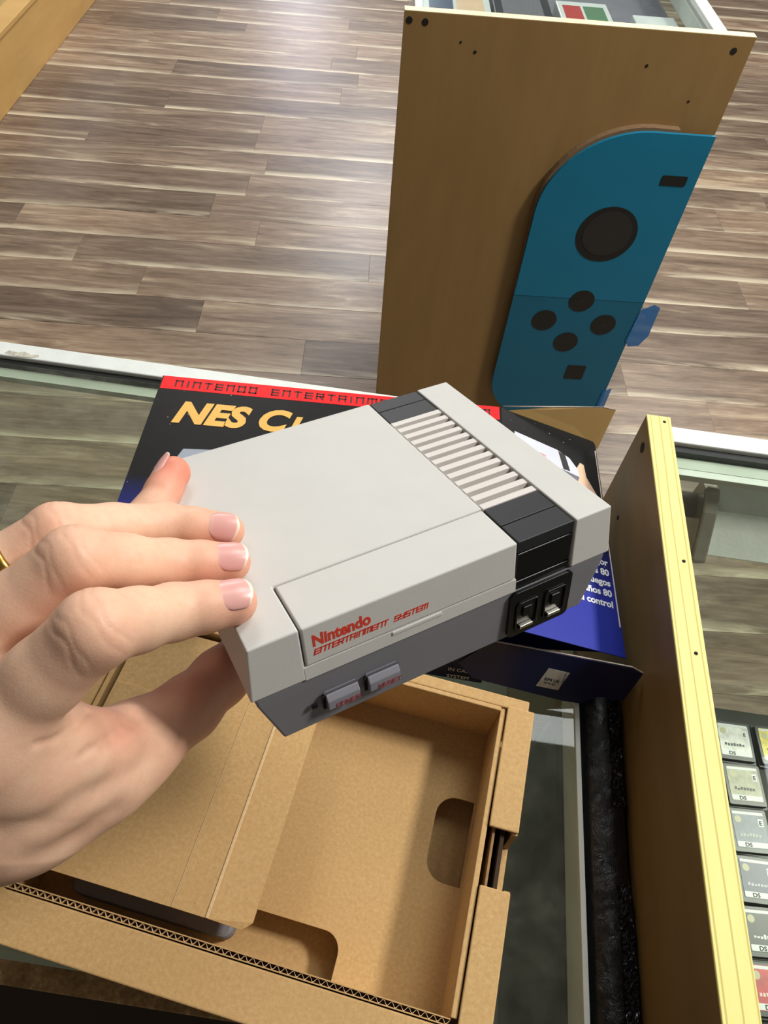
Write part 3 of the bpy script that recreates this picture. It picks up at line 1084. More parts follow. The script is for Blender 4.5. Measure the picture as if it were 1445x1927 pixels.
# grey gamepad stored under the insert
gp = empty('gamepad', (0.047, 0.0108, 0.0186), math.radians(-7.0))
tag(gp, 'grey gamepad with black face tucked under the cardboard insert', 'gamepad')
obj('gamepad_body', prism(rrect(-0.185, -0.101, 0.004, 0.045, 0.005), 0.0, 0.011), 'shell_dark', gp, 0.002)
obj('face_plate', prism(rrect(-0.181, -0.105, 0.010, 0.041, 0.002), 0.011, 0.0113), 'pad_black', gp)
bm = bmesh.new()
for x in (-0.115, -0.129):
    cyl(bm, (x, 0.022, 0.0113), (x, 0.022, 0.0135), 0.0045, n=20)
obj('round_buttons', bm, 'carton_red', gp)
bm = bmesh.new()
bx(bm, -0.177, -0.163, 0.023, 0.0275, 0.0113, 0.0135)
bx(bm, -0.1725, -0.1675, 0.0185, 0.032, 0.0113, 0.0136)
obj('cross_pad', bm, 'socket_black', gp)

# ------------------------------------------------------------------ printed carton
CA = math.atan2(0.372 - 0.357, 0.243)
cx = math.cos(CA)
CB = Vector((-0.183, 0.357, 0)) - Vector((-math.sin(CA) * 0.176, math.cos(CA) * 0.176, 0))
CT = empty('printed_carton', CB, CA)
tag(CT, 'black printed console carton with red top strip lying open on the counter', 'carton')
FH = 0.067
W_, H_ = 0.243, 0.176
obj('front_panel', box(0, W_, 0, H_, FH - 0.0008, FH), 'carton_print', CT)
SX, SZ = 0.319, 0.0415
sd = frame_mat((W_, 0, FH), (SX - W_, 0, SZ - FH), (0, 1, 0))
SL = math.hypot(SX - W_, SZ - FH)
o = obj('side_panel', prism(rrect(0.0004, SL, 0, H_, 0.006, 4, (0, 0, 1, 0)), -0.0008, 0), 'carton_print', CT)
o.matrix_local = sd
obj('back_panel', slab([(SX, 0.004, SZ - 0.001), (SX, H_, SZ - 0.001), (0.080, H_, 0.0014), (0.080, 0.012, 0.0014)], 0.0008, (0, 0, 1)), 'carton_blue', CT)
obj('left_panel', slab([(0.0, 0.012, FH - 0.001), (0.0, H_, FH - 0.001), (0.080, H_, 0.0016), (0.080, 0.012, 0.0016)], 0.0008, (-1, 0, -1)), 'carton_print', CT)
obj('worn_edge', box(W_ + 0.0744, W_ + 0.0752, 0.02, 0.165, SZ + 0.0002, SZ + 0.0010), 'paper_edge', CT, 0.0002)
F0 = Matrix.Translation((0, 0, FH))
quad_print('red_strip', [(0.0008, H_ - 0.0125), (W_ - 0.001, H_ - 0.0125), (W_ - 0.001, H_), (0.0008, H_)], 'carton_red', CT, F0)
strokes('strip_lettering', 'NINTENDO ENTERTAINMENT SYSTEM', 0.0052, 'dark_red_print', CT, F0 @ Matrix.Translation((0.011, H_ - 0.0092, 0.0002)), 0.2, 3.1, 0.0, 1.08)
ti = F0 @ Matrix.Translation((0.016, H_ - 0.0425, 0.0002))
text('title', 'NES', 0.0262, 'yellow_print', CT, ti, bold=0.0013, shear=0.25, spacing=1.02, xs=1.05)
text('title', 'C', 0.0262, 'yellow_print', CT, ti @ Matrix.Translation((0.0568, 0, 0)), bold=0.0012, shear=0.25, xs=1.05)
text('title', 'LASSIC EDITION', 0.0195, 'yellow_print', CT, ti @ Matrix.Translation((0.0800, 0, 0)), bold=0.0010, shear=0.25, spacing=1.04, xs=1.05)
# console picture on the front
quad_print('picture_top', [(0.030, 0.110), (0.150, 0.118), (0.210, 0.098), (0.218, 0.050), (0.100, 0.030), (0.020, 0.080)], 'grey_print', CT, F0)
quad_print('picture_light', [(0.016, 0.092), (0.024, 0.096), (0.030, 0.06), (0.022, 0.03), (0.010, 0.05)], 'white_print', CT, F0)
quad_print('white_corner', [(W_ - 0.025, H_ - 0.034), (W_ - 0.004, H_ - 0.034), (W_ - 0.002, H_ - 0.030), (W_ - 0.002, H_ - 0.0165), (W_ - 0.025, H_ - 0.0165)], 'white_print', CT, F0)
# side print: a hand holding a small console
S0 = sd.copy()
quad_print('picture_hand', [(0.042, 0.118), (0.060, 0.141), (0.064, 0.148), (0.067, 0.147), (0.068, 0.136), (0.079, 0.115), (0.079, 0.088), (0.060, 0.090), (0.035, 0.100)], 'skin_print', CT, S0)
quad_print('picture_top', [(0.0105, 0.157), (0.045, 0.153), (0.055, 0.149), (0.061, 0.141), (0.062, 0.134), (0.048, 0.136), (0.014, 0.143), (0.010, 0.147)], 'lightgrey_print', CT, S0 @ Matrix.Translation((0, 0, 0.0001)))
quad_print('picture_front', [(0.014, 0.143), (0.048, 0.136), (0.062, 0.134), (0.060, 0.129), (0.048, 0.125), (0.020, 0.132), (0.012, 0.139)], 'midgrey_print', CT, S0 @ Matrix.Translation((0, 0, 0.0001)))
quad_print('picture_strip', [(0.046, 0.152), (0.0515, 0.1505), (0.0545, 0.1365), (0.049, 0.1365)], 'black_print', CT, S0 @ Matrix.Translation((0, 0, 0.0002)))
strokes('picture_lettering', 'NINTENDO', 0.0016, 'red_print', CT, S0 @ Matrix.Translation((0.022, 0.1445, 0.0002)) @ Matrix.Rotation(-0.2, 4, 'Z'), 0.2, 1.6, 0, 1.0)
for k, s in enumerate(('lo mejor', 'de los 80', 'juegos', 'los años 80', 'en el control')):
    text('side_lettering', s, 0.0066, 'white_print', CT, S0 @ Matrix.Translation((0.076, 0.064 - 0.0078 * k, 0.0002)), bold=0.0002, align='RIGHT', ext=0.00005)
# flaps
inv = CT.matrix_basis.inverted() if False else (Matrix.Translation(CB) @ Matrix.Rotation(CA, 4, 'Z')).inverted()


def wl(p):
    return tuple(inv @ Vector(p))


obj('top_flap', slab([wl(p) for p in ((0.0600, 0.3700, 0.0650), (0.1345, 0.3735, 0.0395), (0.1388, 0.3735, 0.0360), (0.1452, 0.3900, 0.0620), (0.1349, 0.3890, 0.0640), (0.100, 0.3820, 0.0650))], 0.0007, (-0.3, -0.75, 0.6)), simple('kraft_flap', (160, 128, 74), 0.8, var=0.06, vs=30), CT)
obj('flap_edge', slab([wl(p) for p in ((0.1452, 0.3902, 0.0617), (0.1349, 0.3892, 0.0637), (0.100, 0.3822, 0.0647), (0.0615, 0.3737, 0.0662), (0.0615, 0.3737, 0.0670), (0.100, 0.3822, 0.0656), (0.1349, 0.3892, 0.0647), (0.1456, 0.3902, 0.0626))], 0.0009, (-0.3, -0.75, 0.6)), 'paper_edge', CT)
fl = [(0.064, 0.1968, 0.0457), (0.1075, 0.196, 0.0439), (0.1496, 0.195, 0.0418), (0.1565, 0.1936, 0.0391), (0.1507, 0.1838, 0.0189), (0.1352, 0.184, 0.0193), (0.1255, 0.1808, 0.0128), (0.1156, 0.1808, 0.0127), (0.0579, 0.184, 0.0193), (0.0469, 0.1886, 0.0288)]
obj('bottom_flap', slab([wl(p) for p in fl], 0.0007), 'carton_darkblue', CT)
obj('flap_edge', slab([wl((x, y_ + 0.0002, z + 0.0006)) for x, y_, z in fl[:4]] + [wl((x, y_ - 0.0001, z - 0.0002)) for x, y_, z in reversed(fl[:4])], 0.0009, (0, -0.9, 0.44)), 'paper_edge', CT)
stk = [(0.101, 0.1904, 0.0344), (0.1142, 0.1899, 0.0333), (0.1104, 0.1836, 0.0204), (0.0964, 0.1840, 0.0211)]
SK = obj('sticker', slab([wl(p) for p in stk], 0.00015), 'sticker_grey', CT)
e1 = Vector(stk[1]) - Vector(stk[0])
sm = inv @ frame_mat((0.1000, 0.1858, 0.0268), (1, -0.03, -0.08), (0.18, 0.45, 1))
SK1 = text('sticker_lettering', 'RP4 US', 0.0030, 'black_print', CT, sm, bold=0.0001, ext=0.00005)
SK2 = text('sticker_lettering', 'RP4 63', 0.0026, 'black_print', CT, sm @ Matrix.Translation((0.0005, -0.0028, 0)), ext=0.00005)
SK3 = text('sticker_lettering', '50131060029 001-24', 0.0020, 'black_print', CT, sm @ Matrix.Translation((0.0125, -0.006, 0)) @ Matrix.Rotation(math.pi / 2 + 0.05, 4, 'Z'), ext=0.00005)
for q_ in (SK1, SK2, SK3):
    under(q_, SK)
f2 = [(0.0200, 0.2035, 0.0560), (0.0640, 0.2005, 0.0480), (0.0655, 0.1885, 0.0040), (0.0200, 0.1895, 0.0040)]
obj('bottom_flap', slab([wl(p) for p in f2], 0.0007), 'carton_darkblue', CT)
obj('flap_picture', slab([wl(p) for p in ((0.0505, 0.1962, 0.0320), (0.0618, 0.1968, 0.0350), (0.0622, 0.1924, 0.0190), (0.0415, 0.1922, 0.0170))], 0.0002), 'sticker_grey', CT)
fm = inv @ frame_mat((0.0415, 0.1890, 0.0110), (1, -0.01, 0.02), (0, 0.28, 1))
text('flap_lettering', 'IN CASTLE', 0.0042, 'lightgrey_print', CT, fm @ Matrix.Translation((0.001, 0.002, 0.0003)), ext=0.00005)
text('flap_lettering', 'SYSTEM', 0.0042, 'lightgrey_print', CT, fm @ Matrix.Translation((0.001, -0.0045, 0.0003)), ext=0.00005)
bm = bmesh.new()
rr = random.Random(5)
for k in range(7):
    z = 0.0205 + 0.0013 * k
    bx(bm, 0.049 + 0.0006 * k, 0.059 - 0.0002 * k - rr.uniform(0, 0.002), 0.1920 + 0.00033 * k, 0.1923 + 0.00033 * k, z, z + 0.0007)
for v in bm.verts:
    v.co = inv @ v.co
obj('flap_picture_lines', bm, 'black_print', CT)

# ------------------------------------------------------------------ the console (mm in its own frame)
CM = Matrix(((0.820703, -0.556655, -0.128773, -0.035966), (0.56936, 0.777973, 0.265682, 0.077232), (-0.047712, -0.291364, 0.955422, 0.252671), (0, 0, 0, 1)))
GC = empty('game_console', mat=CM)
tag(GC, 'light and dark grey retro game console with black strip held in the hand', 'game console')
mm = 0.001


def taper(x, y, z):
    t = min(1.0, max(0.0, -z / 20.0))
    if x < 0.5:
        x -= 2.0 * t
    if x > 126.5:
        x += 2.0 * t
    if y < 0.5:
        y -= 1.0 * t
    if y > 102.5:
        y += 1.0 * t
    return (x * mm, y * mm, z * mm)


def cbox(x0, x1, y0, y1, z0, z1):
    bm = bmesh.new()
    vs = bx(bm, x0, x1, y0, y1, z0, z1)
    for v in vs:
        v.co = Vector(taper(*v.co))
    return bm


def cprism(poly, z0, z1, holes=()):
    return prism(poly, z0, z1, holes, f=taper)


D_ = 103.0
obj('top_shell', cprism([(0, 0), (15.1, 0), (15.1, 20.2), (89.3, 20.2), (89.3, D_), (0, D_)], -20.0, 0), 'shell_light', GC, 0.0006, 3)
obj('shell_band', cbox(14.9, 89.3, 0, 20.3, -20.0, -15.0), 'shell_light', GC)
obj('cartridge_door', cbox(15.75, 88.9, 0, 19.75, -14.7, 0), 'shell_light', GC, 0.0006, 3)
obj('door_lip', cbox(43.5, 61.0, -0.35, 0.4, -16.6, -15.1), 'shell_light', GC, 0.0003, 2)
obj('top_shell', cbox(112.2, 127.0, 0, D_, -20.0, 0), 'shell_light', GC, 0.0006, 3)
# black strip
for (a, c_) in ((0.45, 9.8), (10.15, 19.9), (85.0, 94.85), (95.2, 103.0)):
    bm = bmesh.new()
    vs = bx(bm, 89.75, 111.75, a, c_, -5.2, -0.45)
    for v in vs:
        v.co *= mm
    obj('strip_segment', bm, 'strip_black', GC, 0.0003, 2)
for (z0, z1, yf_) in ((-16.75, -5.45, 0.2), (-21.5, -17.05, -0.2)):
    bm = bmesh.new()
    vs = bx(bm, 89.75, 111.75, yf_, 6.0, z0, z1)
    for v in vs:
        v.co *= mm
    obj('strip_front', bm, 'gloss_black', GC, 0.0003, 2)
bm = bmesh.new()
bx(bm, 89.32 * mm, 112.18 * mm, 0.9 * mm, 102.6 * mm, -19.8 * mm, -6.2 * mm)
obj('strip_well', bm, 'strip_black', GC)
# vent slats
NS = 13
pit = (84.8 - 20.1) / (NS - 0.46)
for i in range(NS):
    a = 20.15 + pit * i
    bm = bmesh.new()
    vs = bx(bm, 89.75, 111.75, a, a + pit * 0.54, -3.4, -0.35)
    for v in vs:
        v.co *= mm
    obj('vent_slat', bm, 'slat_light', GC, 0.0002, 2)
for (a, c_) in ((89.75, 90.1), (111.4, 111.75)):
    pass
bm = bmesh.new()
bx(bm, 89.75 * mm, 111.75 * mm, 20.15 * mm, 84.8 * mm, -5.0 * mm, -3.4 * mm)
obj('vent_floor', bm, simple('vent_grey', (150, 147, 142), 0.6), GC)
# dark lower shell
PRO = [(-0.9, -20.15), (-0.3, -24.0), (5.8, -43.2)]
bm = bmesh.new()
rings = []
for (ins_, z) in PRO:
    yf0 = 0.0 if z > -30 else 0.6
    yb = D_ - max(ins_, 0.0)
    rings.append([bm.verts.new((x * mm, y_ * mm, z * mm)) for x, y_ in ((ins_, yf0 - 0.4), (127 - ins_, yf0 - 0.4), (127 - ins_, yb), (ins_, yb))])
for a, b_ in zip(rings[:-1], rings[1:]):
    for i in range(4):
        bm.faces.new((a[i], a[(i + 1) % 4], b_[(i + 1) % 4], b_[i]))
bm.faces.new(rings[0])
bm.faces.new(rings[-1])
obj('lower_shell', bm, 'shell_dark', GC, 0.0008, 3)
# buttons
FR = frame_mat((0, 0, 0), (1, 0, 0), (0, 0, 1))  # local x = console x, local y = console z, local z = towards the front
for (x0, s, xt) in ((19.9, 'POWER', 22.4), (34.0, 'RESET', 36.8)):
    x1 = x0 + 10.8
    bm = bmesh.new()
    pts = [(0.6, -35.9), (-2.9, -35.4), (-3.4, -34.6), (-3.2, -31.2), (-1.9, -29.4), (0.6, -29.2)]
    pb_ = obj('push_button', prism([(a * mm, b_ * mm) for a, b_ in pts], x0 * mm, x1 * mm, f=lambda a, b_, z: (z, a, b_)), 'button_grey', GC, 0.0003, 2)
    obj('button_slot', cbox(x0 - 1.0, x0 - 0.05, -0.55, 0.0, -35.6, -29.4), 'hole_dark', GC)
    obj('button_slot', cbox(x0 - 0.4, x1 + 0.3, -0.52, 0.0, -29.3, -28.7), simple('slot_grey', (86, 85, 92), 0.6), GC)
    bl_ = strokes('button_lettering', s, 0.00155, 'dim_red_print', GC, FR @ Matrix.Translation((xt * mm, -0.0347, 0.00335)), 0.24, 1.7, 0.2, 0.95)
    under(bl_, pb_)
obj('indicator', cbox(15.3, 17.1, -0.60, 0.2, -33.2, -31.6), 'lens_dark', GC)
# controller ports
out_ = [(a * mm, b_ * mm) for a, b_ in rrect(87.4, 113.2, -41.6, -20.9, 2.2)]
hol = []
for x0 in (90.6, 102.4):
    hol.append([(a * mm, b_ * mm) for a, b_ in ((x0, -37.8), (x0 + 6.6, -37.8), (x0 + 7.8, -36.4), (x0 + 7.8, -26.6), (x0 + 1.4, -26.6), (x0 + 0.6, -28.0), (x0 + 0.6, -31.0), (x0, -31.6))])
PP = o = obj('port_plate', prism(out_, 0.0004, 0.0016, hol), 'gloss_black', GC, 0.0004, 2)
o.matrix_local = FR
for k, x0 in enumerate((90.6, 102.4)):
    q1 = obj('port_socket', cbox(x0 - 0.2, x0 + 8.0, -0.55, -0.42, -38.0, -26.4), 'socket_black', GC)
    o = obj('port_frame', prism([(a * mm, b_ * mm) for a, b_ in rrect(x0 - 0.75, x0 + 8.55, -39.0, -25.8, 1.4)], 0.0016, 0.0022, [hol[k]]), 'gloss_black', GC, 0.00015, 2)
    o.matrix_local = FR
    q2 = obj('port_contact', cbox(x0 + 0.9, x0 + 6.2, -2.0, -0.5, -37.7, -36.3), 'contact_metal', GC, 0.0002)
    q3 = obj('port_key', cbox(x0 + 2.2, x0 + 5.6, -1.3, -0.5, -33.0, -28.4), 'gloss_black', GC, 0.0002)
    for q_ in (q1, q2, q3, o):
        under(q_, PP)
# lettering on the door
text('door_lettering', 'Nintendo', 0.0060, 'red_print', GC, FR @ Matrix.Translation((18.4 * mm, -8.0 * mm, 0.00041)) @ Matrix.Rotation(math.radians(-2.9), 4, 'X'), bold=0.00022, spacing=1.0, ext=0.00006, xs=0.80)
strokes('door_lettering', 'ENTERTAINMENT SYSTEM', 0.0018, 'red_print', GC, FR @ Matrix.Translation((18.6 * mm, -11.2 * mm, 0.00056)) @ Matrix.Rotation(math.radians(-2.9), 4, 'X'), 0.26, 1.55, 0.25, 0.95, th=0.00006)

# ------------------------------------------------------------------ the hand
CHAINS = {
    'index': [((2.0,13.0,6.3),6.4), ((-6.0,13.6,7.9),6.8), ((-14.0,14.2,9.5),7.5), ((-23.1,8.3,16.6),8.0), ((-32.2,2.3,23.8),9.2), ((-46.3,4.5,13.2),9.4), ((-63.5,7.1,0.3),11.0)],
    'middle': [((6.6,29.9,5.9),5.9), ((-1.7,31.5,8.0),6.3), ((-10.0,33.2,10.0),7.1), ((-21.2,29.6,18.5),7.5), ((-32.3,26.0,27.1),8.6), ((-49.1,27.4,17.5),9.1), ((-69.6,29.0,5.8),11.0)],
    'ring': [((10.0,45.1,5.7),5.8), ((1.4,48.7,7.8),6.2), ((-7.2,52.4,10.0),6.9), ((-21.1,49.5,16.2),7.2), ((-35.0,46.6,22.5),8.2), ((-50.9,46.7,16.7),8.7), ((-70.2,46.8,9.6),10.5)],
    'little': [((4.0,85.1,6.0),5.9), ((-1.5,78.9,4.1),5.9), ((-7.0,72.7,2.2),6.2), ((-15.4,67.3,1.6),6.4), ((-23.8,61.9,1.0),7.2), ((-42.7,59.8,-0.3),7.8), ((-65.9,57.2,-1.9),9.5)],
    'thumb': [((10.0,50.0,-54.5),9.0), ((-3.8,39.7,-50.9),9.6), ((-17.6,29.3,-47.2),10.0), ((-31.8,21.9,-43.5),10.0), ((-45.9,14.6,-39.7),11.2), ((-66.8,18.4,-39.2),14.0), ((-87.7,22.2,-38.7),15.5)],
}
PALM = [((-63.5,7.1,0.3),12.5,(-117.5,22.5,-42.5),17.0),
        ((-69.6,29.0,5.8),12.5,(-117.5,22.5,-42.5),17.0),
        ((-70.2,46.8,9.6),12.0,(-118.0,38.1,-41.1),17.0),
        ((-65.9,57.2,-1.9),11.0,(-118.0,38.1,-41.1),17.0),
        ((-61.6,9.4,-18.8),15.0,(-87.7,19.9,-28.2),22.0),
        ((-55.9,10.2,-24.3),12.0,(-66.2,11.6,-33.6),18.0),
        ((-63.8,10.0,-3.0),12.0,(-53.8,10.7,-29.1),9.0),
        ((-117.5,22.5,-42.5),17.0,(-217.2,40.5,-79.3),23.0),
        ((-118.0,38.1,-41.1),17.0,(-225.1,53.5,-85.1),23.0)]
NAILS = [
    ('index',(1.1,13.1,6.5),(0.978,-0.072,-0.195),(0.155,-0.371,0.916),6.4,5.2,9.5),
    ('middle',(5.7,30.1,6.1),(0.954,-0.189,-0.235),(0.120,-0.479,0.870),5.9,5.0,9.5),
    ('ring',(9.1,45.5,5.9),(0.898,-0.379,-0.224),(-0.046,-0.587,0.808),5.8,4.9,9.0),
    ('little',(3.3,84.4,5.8),(0.643,0.732,0.226),(-0.714,0.466,0.523),5.9,5.4,12.0),
]
RING_AT = 14.5
RING_R = 8.9



def roundcone(P, a, ra, b, rb):
    a = np.array(a, np.float32)
    b = np.array(b, np.float32)
    ba = b - a
    L = float(np.dot(ba, ba))
    h = np.clip(((P - a) @ ba) / L, 0, 1)
    q = P - a - h[..., None] * ba
    return np.sqrt((q * q).sum(-1)) - (ra + (rb - ra) * h)


def smin(a, b, k):
    h = np.maximum(k - np.abs(a - b), 0) / k
    return np.minimum(a, b) - h * h * k * 0.25


def surface_nets(F, org, h):
    nx, ny, nz = F.shape
    ins_ = F < 0
    c = np.zeros((nx - 1, ny - 1, nz - 1), np.uint8)
    for dx in (0, 1):
        for dy in (0, 1):
            for dz in (0, 1):
                c += ins_[dx:nx - 1 + dx, dy:ny - 1 + dy, dz:nz - 1 + dz]
    act = np.argwhere((c > 0) & (c < 8))
    idx = np.full(c.shape, -1, np.int32)
    idx[act[:, 0], act[:, 1], act[:, 2]] = np.arange(len(act))
    acc = np.zeros((len(act), 3))
    cnt = np.zeros(len(act))
    corners = [(i, j, k) for i in (0, 1) for j in (0, 1) for k in (0, 1)]
    vals = {cr_: F[act[:, 0] + cr_[0], act[:, 1] + cr_[1], act[:, 2] + cr_[2]] for cr_ in corners}
    for a in corners:
        for ax in range(3):
            if a[ax] == 0:
                b_ = list(a)
                b_[ax] = 1
                b_ = tuple(b_)
                va, vb = vals[a], vals[b_]
                s = (va < 0) != (vb < 0)
                t = np.where(s, va / np.where(s, va - vb, 1), 0)
                p = np.tile(np.array(a, float), (len(act), 1))
                p[:, ax] += t
                acc[s] += p[s]
                cnt[s] += 1
    V = (act + acc / cnt[:, None]) * h + org
    quads = []
    for ax in range(3):
        o1, o2 = [(1, 2), (2, 0), (0, 1)][ax]
        sl0 = [slice(None)] * 3
        sl1 = [slice(None)] * 3
        sl0[ax] = slice(0, -1)
        sl1[ax] = slice(1, None)
        e = np.argwhere(ins_[tuple(sl0)] != ins_[tuple(sl1)])
        e = e[(e[:, o1] > 0) & (e[:, o2] > 0) & (e[:, o1] < c.shape[o1]) & (e[:, o2] < c.shape[o2])]
        q = []
        for (d1, d2) in ((1, 1), (0, 1), (0, 0), (1, 0)):
            g = e.copy()
            g[:, o1] -= d1
            g[:, o2] -= d2
            q.append(idx[g[:, 0], g[:, 1], g[:, 2]])
        q = np.stack(q, 1)
        flip = ~ins_[e[:, 0], e[:, 1], e[:, 2]]
        q[flip] = q[flip][:, ::-1]
        quads.append(q)
    return V, np.concatenate(quads)


HS = 0.62
lo = np.array((-236.0, -26.0, -122.0))
hi = np.array((24.0, 100.0, 44.0))
dim = np.ceil((hi - lo) / HS).astype(int) + 1
FAR = 30.0
axs = [(lo[i] + HS * np.arange(dim[i])).astype(np.float32) for i in range(3)]


def sub_eval(field, fn, bmin, bmax, comb):
    i0 = np.maximum(((np.array(bmin) - lo) / HS).astype(int), 0)
    i1 = np.minimum(((np.array(bmax) - lo) / HS).astype(int) + 2, dim)
    if (i1 <= i0).any():
        return
    sl = tuple(slice(a, b_) for a, b_ in zip(i0, i1))
    G = np.stack(np.meshgrid(*[axs[k][sl[k]] for k in range(3)], indexing='ij'), -1)
    field[sl] = comb(field[sl], fn(G))


def cone_into(field, a, ra, b_, rb, k, pad=14):
    r = max(ra, rb) + pad
    mn = np.minimum(a, b_) - r
    mx = np.maximum(a, b_) + r
    sub_eval(field, lambda G: roundcone(G, a, ra, b_, rb), mn, mx, lambda f, g: smin(f, np.minimum(g, FAR), k))


hand_f = np.full(dim, FAR, np.float32)
for (a, ra, b_, rb) in PALM:
    cone_into(hand_f, a, ra, b_, rb, 15.0, 18)
ch = CHAINS['thumb']
for (a, ra), (b_, rb), kk in zip(ch[:-1], ch[1:], (4.0, 4.0, 5.0, 9.0, 18.0, 18.0)):
    cone_into(hand_f, a, ra, b_, rb, kk, 20)
fing_f = np.full(dim, FAR, np.float32)
for nme in ('little', 'ring', 'middle', 'index'):
    ch = CHAINS[nme]
    pts = np.array([p for p, r in ch])
    mn, mx = pts.min(0) - 22, pts.max(0) + 22
    i0 = np.maximum(((mn - lo) / HS).astype(int), 0)
    i1 = np.minimum(((mx - lo) / HS).astype(int) + 2, dim)
    sl = tuple(slice(a, b_) for a, b_ in zip(i0, i1))
    G = np.stack(np.meshgrid(*[axs[k][sl[k]] for k in range(3)], indexing='ij'), -1)
    f = np.full(G.shape[:3], FAR, np.float32)
    for (a, ra), (b_, rb) in zip(ch[:-1], ch[1:]):
        f = smin(f, roundcone(G, a, ra, b_, rb), 2.5)
    # fleshy pad under the tip and skin folds across the joints on the back of the finger
    tip, dip, pip, mcp = [np.array(ch[i][0]) for i in (0, 2, 4, 6)]
    for (jp, nxt, prv, folds, amp) in ((dip, tip, pip, (-1.6, 0.4, 2.4), 0.18), (pip, dip, mcp, (-6.5, -4.2, -1.8, 0.6, 3.4), 0.20)):
        axd = (nxt - prv) / np.linalg.norm(nxt - prv)
        back = (jp - (nxt + prv) / 2)
        back = back - axd * (back @ axd)
        back = back / (np.linalg.norm(back) + 1e-6)
        side = np.cross(axd, back)
        q = G - jp.astype(np.float32)
        s = q @ axd.astype(np.float32)
        u = q @ back.astype(np.float32)
        v = q @ side.astype(np.float32)
        wgt = np.clip((u + 1.0) / 5.0, 0, 1) * (np.abs(s) < 9) * (np.sqrt(u * u + v * v) < 14)
        for i, s0 in enumerate(folds):
            sc = s0 + 0.5 * np.sin(v * 0.7 + i * 2.1) + 0.03 * v * v * (1 if s0 > 0 else -1) * 0.6
            f = f + amp * (0.55 + 0.45 * math.sin(i * 1.9 + 1)) * np.exp(-((s - sc) / 0.5) ** 2) * wgt
    fing_f[sl] = smin(fing_f[sl], f, 0.9)
hand_f = smin(hand_f, fing_f, 6.0)
# skin folds in the web of the thumb
for pl in [[(-46.0, 5.0, -13.2), (-41.7, 12.1, -21.4), (-35.6, 19.0, -30.1)], [(-45.3, 2.3, -19.5), (-39.2, 9.2, -26.6), (-33.0, 15.2, -31.9)]]:
    for a, b_ in zip(pl[:-1], pl[1:]):
        cone_into(hand_f, a, 4.0, b_, 4.2, 5.0)
for pl in [[(-46.5, -1.8, -11.4), (-43.8, -0.1, -12.2), (-41.3, 2.1, -14.2), (-39.1, 5.2, -16.6), (-36.9, 8.3, -18.9), (-34.7, 11.9, -21.4), (-32.7, 16.3, -24.8)], [(-41.2, 1.0, -15.7), (-38.8, 4.4, -17.9), (-35.9, 7.9, -20.5), (-33.5, 11.5, -23.2), (-31.3, 15.1, -26.1)], [(-42.1, 11.5, -11.2), (-45.4, 3.3, -6.0), (-49.2, -2.1, -1.4), (-52.6, -5.0, 2.7)]]:
    for a, b_ in zip(pl[:-1], pl[1:]):
        mn, mx = np.minimum(a, b_) - 5, np.maximum(a, b_) + 5
        sub_eval(hand_f, lambda G: roundcone(G, a, 0.0, b_, 0.0), mn, mx, lambda f0, g0: f0 + 0.55 * np.exp(-(g0 / 1.15) ** 2))
for pl in [[(-66.9, -7.9, -18.5), (-59.1, -8.2, -22.1), (-51.9, -6.8, -21.7), (-45.2, -3.3, -25.0)], [(-65.9, -8.2, -34.3), (-55.7, -6.0, -36.7), (-45.5, -3.0, -36.9)]]:
    for a, b_ in zip(pl[:-1], pl[1:]):
        mn, mx = np.minimum(a, b_) - 14, np.maximum(a, b_) + 14
        sub_eval(hand_f, lambda G: roundcone(G, a, 0.0, b_, 0.0), mn, mx, lambda f0, g0: f0 + 0.8 * np.exp(-(g0 / 4.5) ** 2))

Vh, Qh = surface_nets(hand_f, lo, HS)
del fing_f


def tone_attr(me, cols):
    ca = me.color_attributes.new('tone', 'FLOAT_COLOR', 'POINT')
    ca.data.foreach_set('color', np.asarray(cols, np.float32).ravel())


HD = empty('hand', mat=CM)
tag(HD, 'left hand with gold ring gripping the console from the left', 'person')
me = bpy.data.meshes.new('hand_skin')
me.from_pydata((Vh * 0.001).tolist(), [], Qh.tolist())
me.update()
for p in me.polygons:
    p.use_smooth = True
base = np.array(lin((234, 193, 164))[:3])
pink = np.array(lin((228, 138, 114))[:3])
pale = np.array(lin((242, 210, 180))[:3])
cols = np.tile(base, (len(Vh), 1))


def blend(center, r, colr, amt):
    global cols
    d = np.linalg.norm(Vh - np.array(center), axis=1)
    k = (np.exp(-(d / r) ** 2) * amt)[:, None]
    cols = cols * (1 - k) + colr * k


for nme in ('index', 'middle', 'ring', 'little'):
    ch = CHAINS[nme]
    blend(ch[0][0], 10, pink, 0.58 if nme != 'little' else 0.95)
    blend(ch[2][0], 7, pink, 0.12)
    blend(ch[4][0], 9, pink, 0.30)
    blend(ch[3][0], 8, pale, 0.5)
blend(CHAINS['little'][0][0], 13, np.array(lin((222, 116, 96))[:3]), 0.6)
th_ = CHAINS['thumb']
blend(th_[2][0], 14, pink, 0.45)
blend(th_[1][0], 14, pink, 0.7)
blend(th_[3][0], 12, pink, 0.4)
blend((-38.0, 10.0, -22.0), 9, pink, 0.4)
tone_attr(me, np.concatenate([cols, np.ones((len(cols), 1))], 1))
me.materials.append(M_('skin'))
ho = bpy.data.objects.new('hand_skin', me)
COL.objects.link(ho)
ho.parent = HD

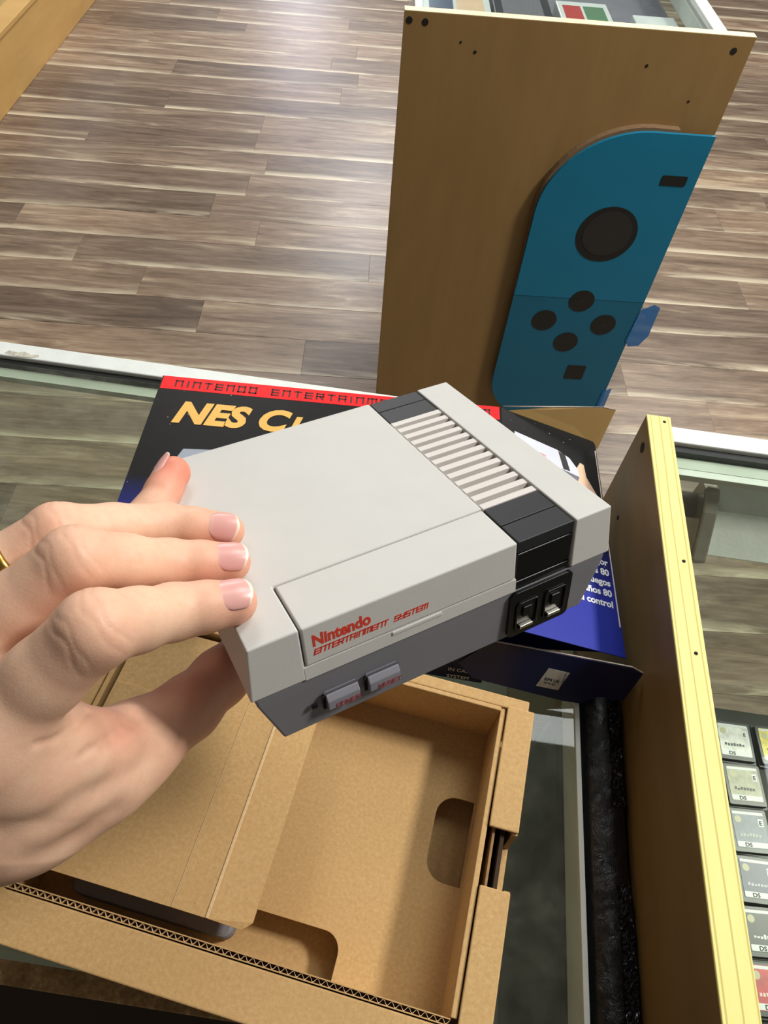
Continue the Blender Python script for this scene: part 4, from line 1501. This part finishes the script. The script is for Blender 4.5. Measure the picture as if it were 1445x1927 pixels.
# finger nails
for (nme, cen, ax, nn, rt, half, ln) in NAILS:
    cen, ax, nn = np.array(cen), np.array(ax), np.array(nn)
    nn = nn - ax * (nn @ ax)
    nn /= np.linalg.norm(nn)
    sd_ = np.cross(ax, nn)
    NU, NV = 25, 41
    verts, cl, faces = [], [], []
    R_ = rt * 1.0
    bed, cut, edge = np.array(lin((230, 170, 163))), np.array(lin((234, 190, 178))), np.array(lin((240, 224, 204)))
    for j in range(NV):
        s = -1 + 2 * j / (NV - 1)
        if s < 0:
            e = max(1 - (-s) ** 2.2, 0.0) ** 0.55
            e = max(e, 0.05)
        else:
            e = max(1 - (s * 0.93) ** 4.0, 0.0) ** 0.5
        for i in range(NU):
            t = -1 + 2 * i / (NU - 1)
            ang = t * e * half / R_
            sl_ = s * ln / 2 + 0.7 * (1 - t * t) * max(s, 0)
            rad = R_ + 0.42 - 0.5 * max(0, -s - 0.75) - 0.9 * max(0, abs(t) - 0.8)
            drop = 0.020 * (max(sl_, 0) ** 2)
            p = cen + ax * sl_ + (nn * math.cos(ang) + sd_ * math.sin(ang)) * rad - nn * drop
            verts.append(tuple(p * 0.001))
            k1 = min(1, max(0, (s - (0.80 - 0.10 * t * t)) / 0.08))
            k0 = min(1, max(0, (-s - 0.5) / 0.4)) * 0.8
            c_ = bed * (1 - k0) + cut * k0
            c_ = c_ * (1 - k1) + edge * k1
            cl.append(tuple(c_))
    for j in range(NV - 1):
        for i in range(NU - 1):
            a = j * NU + i
            faces.append((a, a + 1, a + NU + 1, a + NU))
    o = obj('nail', (verts, [], faces), 'nail', HD, smooth=True)
    tone_attr(o.data, cl)
    md = o.modifiers.new('s', 'SOLIDIFY')
    md.thickness = 0.00045
    md.offset = -1

# gold ring on the ring finger
chn = CHAINS['ring']
pa, pb2 = np.array(chn[4][0]), np.array(chn[6][0])
d = (pb2 - pa) / np.linalg.norm(pb2 - pa)
c0 = pa + d * RING_AT
u = np.cross(d, (0, 0, 1.0))
u /= np.linalg.norm(u)
v = np.cross(d, u)
bm = bmesh.new()
rg = []
for i in range(48):
    a = 2 * math.pi * i / 48
    e = u * math.cos(a) + v * math.sin(a)
    rg.append([bm.verts.new(tuple((c0 + e * r_ + d * w_) * 0.001)) for r_, w_ in ((RING_R, -2.3), (RING_R + 0.9, -1.9), (RING_R + 1.3, 0), (RING_R + 0.9, 1.9), (RING_R, 2.3), (RING_R - 0.6, 0))])
for i in range(48):
    for k in range(6):
        bm.faces.new((rg[i][k], rg[(i + 1) % 48][k], rg[(i + 1) % 48][(k + 1) % 6], rg[i][(k + 1) % 6]))
rng_o = obj('finger_ring', bm, 'gold', None, smooth=True)
rng_o.matrix_world = CM
tag(rng_o, 'polished gold band worn on the ring finger of the hand', 'ring')
